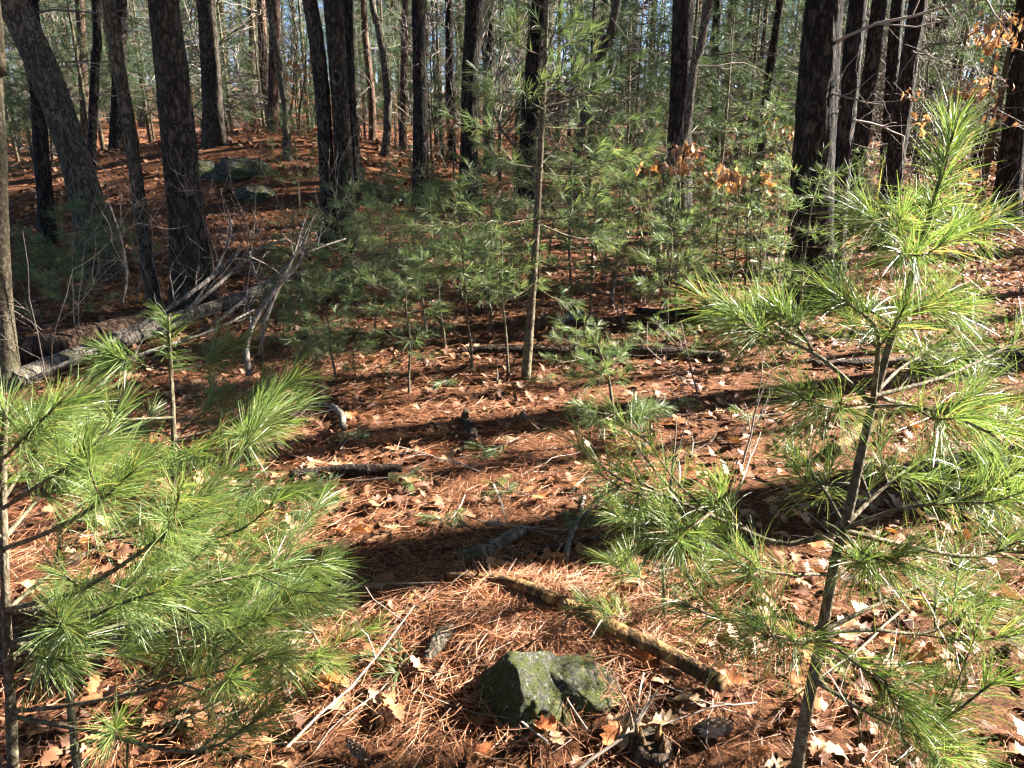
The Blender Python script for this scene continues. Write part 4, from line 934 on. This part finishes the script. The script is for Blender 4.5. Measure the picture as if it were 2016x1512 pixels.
px_log('fallen_pole', 'yellow-brown fallen pole slanting down to the right past the stone', 'log', [(878, 1160, 18), (990, 1173, 24), (1090, 1210, 28), (1230, 1284, 32), (1330, 1334, 34), (1420, 1386, 35)], 'brown_wood', -0.4, 20, 0.0025, 3, stubs=[(0.12, 0.05, 0.6), (0.05, 0.12, -0.1)])
px_log('fallen_stick', 'short brown stick end lying beside the fallen pole', 'stick', [(893, 1168, 8), (925, 1195, 13), (950, 1215, 15)], 'brown_wood', 0.1, 10, 0.001, 4)
px_log('fallen_stick', 'dark red-brown straight stick lying in the broad shadow', 'stick', [(930, 1138, 13), (1040, 1108, 14), (1140, 1078, 12), (1195, 1070, 8)], 'rotten_wood', 0.0, 10, 0.001, 5)
px_log('fallen_stick', 'short yellow broken stick standing by the dark slanting stick', 'stick', [(1095, 1110, 12), (1096, 1085, 13), (1094, 1070, 12)], 'brown_wood', 0.0, 10, 0.001, 6)
px_log('fallen_branch', 'grey forked branch lying in the shadow beside the slanting stick', 'branch', [(1112, 1122, 13), (1120, 1080, 12), (1140, 1030, 10), (1150, 990, 7)], 'dry_wood', -0.1, 10, 0.001, 7, stubs=[(0.5, 0.12, 0.1), (0.3, 0.08, 0.2)])
px_log('fallen_log', 'short mossy grey log end in the broad shadow', 'log', [(965, 1095, 26), (1000, 1075, 26), (1030, 1058, 22)], 'dry_wood', 0.2, 14, 0.004, 8)
px_log('fallen_log', 'flat lichen spotted wood piece left of the slanting stick', 'log', [(905, 1112, 34), (945, 1106, 38), (970, 1098, 30)], 'grey_bark', 0.35, 14, 0.006, 9)
px_log('fallen_stick', 'yellowish stick in shadow at the lower left needles', 'stick', [(735, 1238, 15), (800, 1222, 14), (860, 1202, 11)], 'brown_wood', 0.0, 10, 0.001, 10, stubs=[(0.5, 0.1, 0.3)])
px_log('fallen_log', 'dark rotten log lying across the left of the clearing', 'log', [(572, 950, 20), (660, 944, 26), (740, 940, 26), (792, 936, 18)], 'rotten_wood', 0.25, 16, 0.012, 11)
px_log('fallen_log', 'long dark rotten log lying behind the tall central stem', 'log', [(905, 700, 14), (1000, 699, 20), (1150, 702, 20), (1300, 704, 22), (1425, 712, 18)], 'rotten_wood', 0.25, 14, 0.010, 12)
px_log('fallen_log', 'dark log behind the right sapling reaching the right edge', 'log', [(1600, 726, 14), (1750, 722, 18), (1880, 714, 22), (2030, 704, 24)], 'rotten_wood', 0.2, 14, 0.010, 13)
px_log('fallen_log', 'broken tan log stub resting against the right sapling stem', 'log', [(1640, 905, 26), (1670, 880, 26), (1705, 858, 22)], 'brown_wood', 0.05, 14, 0.003, 14)
px_log('fallen_log', 'reddish brown log at the left edge behind the grey log', 'log', [(20, 722, 46), (120, 700, 44), (220, 672, 40), (300, 650, 36)], 'red_bark', 0.05, 22, 0.004, 15)
px_log('fallen_log', 'long pale grey log slanting from the left edge towards the double oak', 'log', [(30, 775, 40), (150, 726, 37), (270, 680, 33), (390, 636, 28), (500, 592, 22), (600, 552, 17)], 'dry_wood', 0.0, 22, 0.006, 16)
px_log('fallen_log', 'pale broken trunk propped up behind the thicket', 'log', [(632, 556, 26, 6.6), (700, 535, 28, 6.9), (790, 510, 26, 7.3), (884, 486, 22, 7.7)], 'dry_wood', 0.0, 18, 0.006, 17)
px_log('fallen_pole', 'thin bare pole leaning over the logs up to the right', 'pole', [(60, 748, 9, 4.2), (220, 672, 10, 4.4), (350, 595, 9, 4.7), (440, 525, 8, 5.0), (472, 492, 6, 5.2)], 'pale_wood', 0, 10, 0.001, 18, stubs=[(0.85, 0.3, 0.8), (0.7, 0.3, 0.6), (0.95, 0.25, 0.2), (0.6, 0.35, 0.9)])
px_log('dead_branch', 'pale forked dead branch curving up beside the thicket', 'branch', [(490, 740, 13, 4.0), (486, 680, 12, 4.05), (505, 625, 11, 4.1), (550, 560, 10, 4.2), (590, 515, 8, 4.3), (599, 470, 5, 4.35)], 'pale_wood', 0, 10, 0.001, 19, stubs=[(0.3, 0.3, 0.9), (0.6, 0.5, 0.7), (0.75, 0.4, 0.9), (0.5, 0.35, 0.3), (0.9, 0.2, 0.6)])
px_log('dead_branch', 'second pale branch rising next to the forked dead branch', 'branch', [(512, 700, 8, 4.3), (520, 640, 8, 4.3), (545, 575, 7, 4.4), (575, 510, 5, 4.5), (600, 430, 3, 4.6)], 'pale_wood', 0, 8, 0.001, 20, stubs=[(0.6, 0.35, 0.6), (0.8, 0.3, 0.8)])
px_log('fallen_log', 'sunlit splintered wood lying behind the lone small sapling', 'log', [(1090, 650, 12), (1120, 638, 20), (1145, 628, 14)], 'pale_wood', 0.0, 10, 0.008, 21)
px_log('fallen_log', 'mossy log on the floor behind the furrowed oak', 'log', [(400, 560, 16), (480, 548, 16), (560, 535, 14)], 'rotten_wood', 0.1, 14, 0.01, 22)
px_log('fallen_log', 'dark branchy log lying right of the central stem', 'log', [(1250, 622, 12), (1330, 630, 14), (1440, 648, 14), (1520, 655, 10)], 'rotten_wood', 0.0, 12, 0.008, 23, stubs=[(0.3, 0.4, 0.2), (0.6, 0.5, 0.1), (0.8, 0.4, 0.3)])
px_log('curled_branch', 'dark curled branch lying in the middle of the clearing', 'branch', [(918, 822, 12), (916, 845, 16), (930, 866, 18), (925, 885, 12), (900, 900, 7)], 'rotten_wood', 0.0, 10, 0.003, 24)
px_log('curved_root', 'bent grey branch hooking over on the left of the clearing', 'branch', [(600, 806, 8), (650, 812, 12), (672, 828, 14), (678, 856, 13)], 'dry_wood', 0.0, 10, 0.002, 25)

# mossy stone
def stone(name, label, center, size, mat, seed, planes, sub=5, amp=0.05, cat='rock'):
    import bmesh
    bm = bmesh.new(); bmesh.ops.create_icosphere(bm, subdivisions=sub, radius=1.0); me = bpy.data.meshes.new(name); bm.to_mesh(me); bm.free()
    V = np.zeros(len(me.vertices) * 3, np.float32); me.vertices.foreach_get('co', V); V = V.reshape(-1, 3).astype(float)
    for n_, d in planes:
        n_ = nrm(n_); e = np.clip(V @ n_ - d, 0, None); V -= e[:, None] * n_ * 0.94
    N = nrm(V); V += N * (amp * (fbm(V[:, 0] * 3 + seed, V[:, 1] * 3, V[:, 2] * 3, 4) - 0.5) * 2 + amp * 0.45 * (fbm(V[:, 0] * 13 + seed, V[:, 1] * 13, V[:, 2] * 13, 3) - 0.5) * 2)[:, None]
    V *= np.asarray(size); me.vertices.foreach_set('co', V.astype(np.float32).ravel()); me.polygons.foreach_set('use_smooth', np.ones(len(me.polygons), bool)); me.materials.append(M[mat]); me.update()
    o = link(name, me, loc=center); tag(o, label, cat); return o
p = gnd(1030, 1440)
stone('mossy_rock', 'peaked mossy green stone half buried in orange pine straw', (p[0] + 0.012, p[1] + 0.10, float(H(p[0], p[1] + .1)) - 0.004), (0.142, 0.132, 0.132), 'rock', 4,
      [((-0.72, -0.50, 0.52), 0.74), ((0.60, -0.25, 0.76), 0.66), ((-0.2, 0.8, 0.5), 0.76), ((0.2, -0.9, 0.35), 0.82)], amp=0.12)
p = gnd(1140, 1392)
stone('mossy_rock', 'low grey tail of rock sloping right from the peaked stone', (p[0] - 0.005, p[1] + 0.045, float(H(p[0], p[1] + .03)) + 0.012), (0.13, 0.095, 0.085), 'rock', 6, [((0.5, -0.1, 0.85), 0.45), ((-0.3, -0.8, 0.5), 0.7)], amp=0.06)
px_log('tree_root', 'bare grey knobbly root showing above the pine straw left of the stone', 'root', [(832, 1326, 14), (855, 1298, 26), (880, 1268, 24), (915, 1248, 14)], 'grey_bark', 0.0, 18, 0.010, 28)
for px, py, sx, sy, sz, lb, Yd in [(475, 350, .62, .45, .30, 'low mossy boulder on the front of the mound', 13.6), (395, 345, .4, .35, .25, 'dark boulder at the foot of the mound pine', 14.0), (500, 392, .35, .3, .2, 'small rock below the mossy boulder', 12.4), (735, 375, .22, .2, .15, 'small grey rock right of the double oak', 13.0)]:
    q = at(px, py, Yd); z = float(H(q[0], Yd)); stone('boulder', lb, (q[0], Yd, z - 0.04), (sx, sy, sz), 'boulder', px * 0.1, [((0.25, -0.5, 0.8), 0.8), ((-0.6, -0.4, 0.5), 0.75), ((0.7, -0.3, 0.5), 0.8)], 5, 0.25)
# splintered stump
sb = gnd(1278, 1490); root = empty('stump', sb); tag(root, 'small splintered dark stump at the bottom edge', 'stump'); rg = np.random.default_rng(3)
mb = MB(); tube(mb, np.array([[0, 0, -0.03], [0, 0, 0.03], [0.004, 0, 0.05]]), [0.062, 0.056, 0.045], 16, lambda P, a, r: 0.008 * np.sin(a * 5)[None] + 0 * r[:, None]); mb.build('base', M['rotten_wood'], root)
for k in range(9):
    a = rg.uniform(0, 6.28); q = np.array([math.cos(a), math.sin(a), 0]) * rg.uniform(.02, .045); mb = MB(); tube(mb, np.array([q, q + [0, 0, .05], q * 1.1 + [0, 0, rg.uniform(.06, .1)]]), [.014, .011, .003], 5); mb.build('splinter', M['brown_wood'], root)
# pine cones
def cone(px, py, L, rz, label):
    b = gnd(px, py); root = empty('pine_cone', b + np.array([0, 0, 0.045])); tag(root, label, 'pine cone'); root.rotation_euler = (0, R(8), rz)
    t = np.linspace(0, 1, 14); rad = 0.016 * np.sin(np.clip(t * 0.93 + 0.07, 0, 1) * math.pi) ** 0.6 * L / .11; mb = MB(); tube(mb, np.stack([(t - .5) * L, 0 * t, 0 * t], -1), np.maximum(rad, .003), 8); mb.build('core', M['rotten_wood'], root)
    m_ = MB(); w = 0.0075 * L / .11; l = 0.024 * L / .11
    m_.add(np.array([[0, -w * .4, 0], [0, w * .4, 0], [l * .6, -w, .003], [l * .6, w, .003], [l, 0, .0075], [l * .55, 0, .0055], [0, 0, -.002], [l * .92, -w * .55, .005], [l * .92, w * .55, .005]]), [(0, 2, 5, 6), (6, 5, 3, 1), (2, 7, 4, 5), (5, 4, 8, 3)])
    sm = m_.mesh('scale', M['cone'], False)
    for k in range(84):
        u = (k + .5) / 84; a = k * 2.39996; rr = 0.010 * math.sin((u * .9 + .1) * math.pi) ** .6 * L / .11
        d = nrm(np.array([0.75 + 0.5 * u, math.cos(a), math.sin(a)])); xax = Vector(d); zax = Vector((1, 0, 0)); yax = zax.cross(xax).normalized(); zz = xax.cross(yax)
        o = link('scale', sm, root); s = 0.55 + 0.6 * math.sin((u * .85 + .12) * math.pi)
        o.matrix_local = Matrix.Translation((( .5 - u) * -L * .92, math.cos(a) * rr, math.sin(a) * rr)) @ Matrix((xax, yax, zz)).transposed().to_4x4() @ Matrix.Scale(s, 4)
M['cone'] = island_mat('cone_scale', [(0, (0.16, 0.09, 0.055)), (.6, (0.28, 0.18, 0.12)), (1, (0.44, 0.35, 0.27))], 0.7, spec=.3)
cone(1398, 1460, 0.115, R(20), 'large open pine cone on straw near the bottom edge'); cone(703, 1500, 0.075, R(-40), 'small dark pine cone at the bottom edge left of the stone')
cone(1270, 892, 0.08, R(60), 'small pine cone on the floor below the lone small sapling'); cone(1715, 1020, 0.07, R(100), 'small pine cone in shade behind the right sapling')

# fallen twigs, each its own
rng = np.random.default_rng(19); objs = []; tw = []
for k in range(9):
    mb = MB(); rg = np.random.default_rng(400 + k); grow_twigs(mb, np.array([-0.2, 0, 0.006]), np.array([1.0, 0, 0]), rg.uniform(.3, .55), rg.uniform(.003, .006), 1, rg, 5, 0.0, 2, 0.13, .0013); 
    for a in mb.v: a[:, 2] = np.clip(a[:, 2] * 0.5, -0.004, 0.08) 
    tw.append(mb.mesh('fallen_twig', M['twig']))
c = 0
while c < 95:
    y = 1.3 + 6.5 * rng.random() ** 1.5; x = rng.uniform(-1, 1) * 0.68 * y; z = float(H(x, y)); px, py, zc = proj((x, y, z))
    if not (20 < px < 1996 and 560 < py < 1500): continue
    o = link('fallen_twig', tw[int(rng.integers(0, 9))], loc=(x, y, z + .035)); s = rng.uniform(.5, 1.3); o.scale = (s, s, s); o.rotation_euler = (0, rng.normal() * .06, rng.uniform(0, 6.28)); objs.append((px, 'thin bare twig lying ' + where_is(px, py), o)); c += 1
lab_unique(objs, 'twig', 'thin twigs scattered on the floor')
# green sprigs blown down
objs = []; rng = np.random.default_rng(23); sg = []
for k in range(3):
    w, n = MB(), MB(); pine_branch(w, n, np.array([[-.12, 0, .012], [0, .01, .018], [.12, .0, .02]]), .003, dict(NEAR, nl=.08, w=.0024, n=60, segs=2, droop=.25), np.random.default_rng(k), 2, .12, .4)
    for m_ in (w, n):
        for a in m_.v: a[:, 2] = np.clip(a[:, 2], .002, .035)
    sg.append((w.mesh('twig', M['twig']), n.mesh('needles', M['needle_soft'])))
for px, py in [(990, 890), (1180, 1010), (1150, 1030), (1230, 990), (690, 880), (900, 1018), (1020, 985), (640, 975), (800, 1330), (1120, 1395), (560, 985), (880, 760), (1080, 750), (470, 1000), (1500, 830), (1330, 800), (760, 960), (600, 1010)]:
    b = gnd(px, py); o = empty('pine_sprig', b + np.array([0, 0, .025])); k = int(rng.integers(0, 3)); link('twig', sg[k][0], o); link('needles', sg[k][1], o); o.rotation_euler = (0, 0, rng.uniform(0, 6.28)); objs.append((px, 'fallen green pine sprig ' + where_is(px, py), o))
lab_unique(objs, 'sprig', 'green pine sprigs fallen on the floor')

# ------------------------------------------------------------------ young oaks holding orange leaves
OL = []
for q in (1, 2, 4, 5):
    m_ = MB(); m_.add(LEAF[q][0] * 1.0, LEAF[q][1]); OL.append(m_.mesh('leaf', M['leaf_orange']))
def young_oak(label, Y, stem, clusters, seed, ls=0.1):
    rg = np.random.default_rng(seed); S = np.array([at(x, y, Y) for x, y in stem]); b = S[0].copy(); b[2] = float(H(b[0], b[1])); S = np.vstack([b - [0, 0, .05], S[1:] if abs(S[0][2] - b[2]) < .3 else S])
    root = empty('young_oak', b); tag(root, label, 'young tree', 'young oaks holding dead leaves'); sp = spline(S, 30); mb = MB(); tube(mb, sp, np.linspace(.016, .004, 30) * (Y / 9), 7); mb.build('stem', M['grey_bark'], root, origin=b)
    for cx, cy_, sx, sy, n in clusters:
        c = at(cx, cy_, Y + rg.normal() * .25); i = int(np.argmin(np.linalg.norm(sp - c, axis=1) + (sp[:, 2] > c[2]) * .25)); mb = MB()
        mid = (sp[i] + c) / 2 + rg.normal(size=3) * .05; tube(mb, spline(np.array([sp[i], mid, c]), 8), np.linspace(.006, .003, 8) * (Y / 9), 5, cap=False); L = []
        for k in range(int(n * 1.5)):
            q = at(cx + rg.normal() * sx, cy_ + rg.normal() * sy, Y) ; q[1] = c[1] + rg.normal() * sx / FPX * Y * .8; L.append(q)
            if k % 3 == 0: tube(mb, spline(np.array([c, (c + q) / 2 + [0, 0, .03], q]), 5), .0028 * (Y / 9), 4, cap=False)
        o = mb.build('branch', M['twig'], root, origin=b)
        for q in L:
            l = link('leaf', OL[int(rg.integers(0, 4))], o, q - b); s = ls * rg.uniform(.7, 1.2); l.scale = (s, s, s); l.rotation_euler = (rg.normal() * .6, R(60) + rg.normal() * .5, rg.uniform(0, 6.28))
young_oak('young oak with a bunch of orange leaves before the black pine', 6.9, [(1302, 590), (1310, 480), (1325, 400), (1350, 330), (1375, 290)], [(1360, 300, 16, 10, 20), (1335, 325, 14, 10, 16), (1400, 335, 16, 12, 18), (1420, 365, 14, 12, 18), (1285, 328, 20, 8, 12), (1490, 350, 8, 10, 10), (1455, 360, 12, 8, 8), (1370, 340, 14, 8, 10)], 1)
young_oak('young oak with sparse orange leaves at the upper right edge', 8.6, [(1930, 560), (1940, 420), (1935, 300), (1950, 180), (1965, 60), (1980, -40)], [(1980, 40, 20, 12, 20), (1930, 90, 22, 10, 18), (1990, 90, 14, 14, 18), (1950, 60, 18, 12, 12), (1860, 185, 22, 6, 12), (1980, 160, 14, 10, 10), (1900, 190, 14, 6, 8), (1985, 250, 16, 12, 10), (1800, 190, 14, 8, 6), (1960, 230, 14, 8, 6)], 2, .095)
young_oak('low young oak with orange leaves behind the right sapling tip', 6.6, [(1900, 640), (1895, 540), (1910, 450), (1930, 400)], [(1850, 445, 20, 8, 14), (1960, 420, 22, 10, 12), (1990, 450, 20, 8, 10), (1830, 440, 12, 8, 8), (1920, 360, 18, 14, 10), (1890, 240, 12, 16, 6)], 3)
young_oak('pale orange-leaved young oak standing behind the mound', 19, [(592, 300), (590, 220), (600, 150), (604, 60)], [(590, 130, 18, 8, 14), (610, 150, 12, 8, 10), (580, 150, 14, 8, 10), (585, 195, 16, 8, 14), (600, 210, 14, 8, 10), (615, 110, 8, 8, 6)], 4, .13)
young_oak('small orange-leaved oak between the middle pines', 14, [(895, 400), (893, 320), (890, 250)], [(890, 252, 8, 8, 12), (870, 292, 10, 6, 8), (905, 270, 8, 6, 8)], 5, .11)
young_oak('small orange-leaved oak behind the tall central sapling', 13, [(1015, 420), (1012, 340), (1008, 280)], [(1010, 275, 8, 6, 8), (1005, 300, 12, 10, 8), (1065, 260, 10, 8, 6), (1090, 290, 10, 6, 6)], 6, .11)
young_oak('small orange-leaved oak left of the thickest pine', 12.5, [(1530, 460), (1535, 350), (1540, 260)], [(1530, 255, 16, 8, 12), (1550, 270, 12, 8, 8), (1536, 325, 8, 6, 6)], 7, .11)
# tangle of pale dead limbs left of the thicket
for k, (pl, lb) in enumerate([([(300, 660, 8, 4.6), (400, 585, 8, 4.8), (500, 500, 6, 5.1), (560, 470, 4, 5.3)], 'long pale limb crossing in front of the furrowed oak'), ([(420, 640, 7, 4.8), (520, 560, 7, 5.0), (600, 500, 5, 5.3), (680, 470, 4, 5.6)], 'pale limb pointing right into the thicket'),
                          ([(240, 600, 5, 5.0), (250, 540, 5, 5.0), (238, 470, 4, 5.1), (215, 400, 3, 5.2)], 'thin pale upright stick left of the crooked tree'), ([(620, 560, 6, 5.8), (690, 520, 6, 6.0), (760, 455, 4, 6.2), (800, 450, 3, 6.3)], 'pale curved limb over the propped trunk'),
                          ([(130, 770, 7, 3.9), (260, 705, 7, 4.1), (420, 650, 5, 4.4), (500, 610, 4, 4.6)], 'pale limb lying along the grey log'), ([(380, 600, 5, 5.2), (430, 520, 5, 5.3), (455, 450, 4, 5.4), (440, 390, 2, 5.5)], 'thin forked stick right of the furrowed oak')]):
    px_log('dead_branch', lb, 'branch', pl, 'pale_wood', 0, 8, 0.001, 60 + k, stubs=[(0.35, 0.35, 0.5), (0.6, 0.4, 0.8), (0.8, 0.3, 0.3)])
# bare shrubs
rng = np.random.default_rng(29)
def shrub(px, py, h, n, label, r=.006, lean=.25):
    b = gnd(px, py); root = empty('bare_shrub', b); tag(root, label, 'shrub', 'bare shrubs and leafless seedlings')
    for k in range(n):
        mb = MB(); a = rng.uniform(0, 6.28); grow_twigs(mb, np.array([math.cos(a) * .02, math.sin(a) * .02, -.02]), nrm([math.cos(a) * lean, math.sin(a) * lean, 1]), h * rng.uniform(.7, 1.1), r * rng.uniform(.6, 1.1), 2, rng, 5, .05, 3, .11, .0016); mb.build('stem', M['twig'], root)
for px, py, h, n, lb in [(262, 600, 1.3, 2, 'bare shrub left of the pale crooked tree'), (330, 620, 1.1, 3, 'bare pale shrub at the foot of the furrowed oak'), (90, 760, 1.0, 2, 'bare twiggy shrub beside the slim brown tree'), (150, 660, .8, 2, 'bare shrub standing over the reddish log'),
                         (470, 640, 1.1, 2, 'bare shrub between the furrowed oak and the forked branch'), (560, 640, 1.0, 2, 'bare shrub right of the forked dead branch'), (1380, 800, .6, 1, 'thin leafless seedling left of the right sapling'), (1330, 1010, .45, 1, 'short leafless seedling before the lone small sapling'),
                         (1450, 930, .6, 1, 'leafless forked seedling beside the right sapling'), (1750, 560, 1.8, 3, 'tall bare shrub behind the right sapling'), (1700, 500, 1.8, 2, 'bare shrub between the leaning pines'), (1270, 600, 1.2, 3, 'bare brambly shrub in the thicket, right of centre'),
                         (1150, 580, 1.1, 3, 'bare brambly shrub in the thicket behind the central stem'), (1340, 520, 1.3, 4, 'bare shrub at the foot of the black pine'), (1230, 640, .8, 2, 'low bare shrub behind the lone small sapling'), (960, 620, .9, 2, 'bare shrub left of the central stem'), (1480, 650, .9, 2, 'bare shrub in front of the thin leaning trunk'), (1900, 640, 1.0, 2, 'bare shrub near the right edge'), (700, 600, 1.0, 2, 'bare shrub before the double oak'), (1680, 620, 1.0, 2, 'bare shrub at the foot of the thickest pine')]:
    shrub(px, py, h, n, lb)
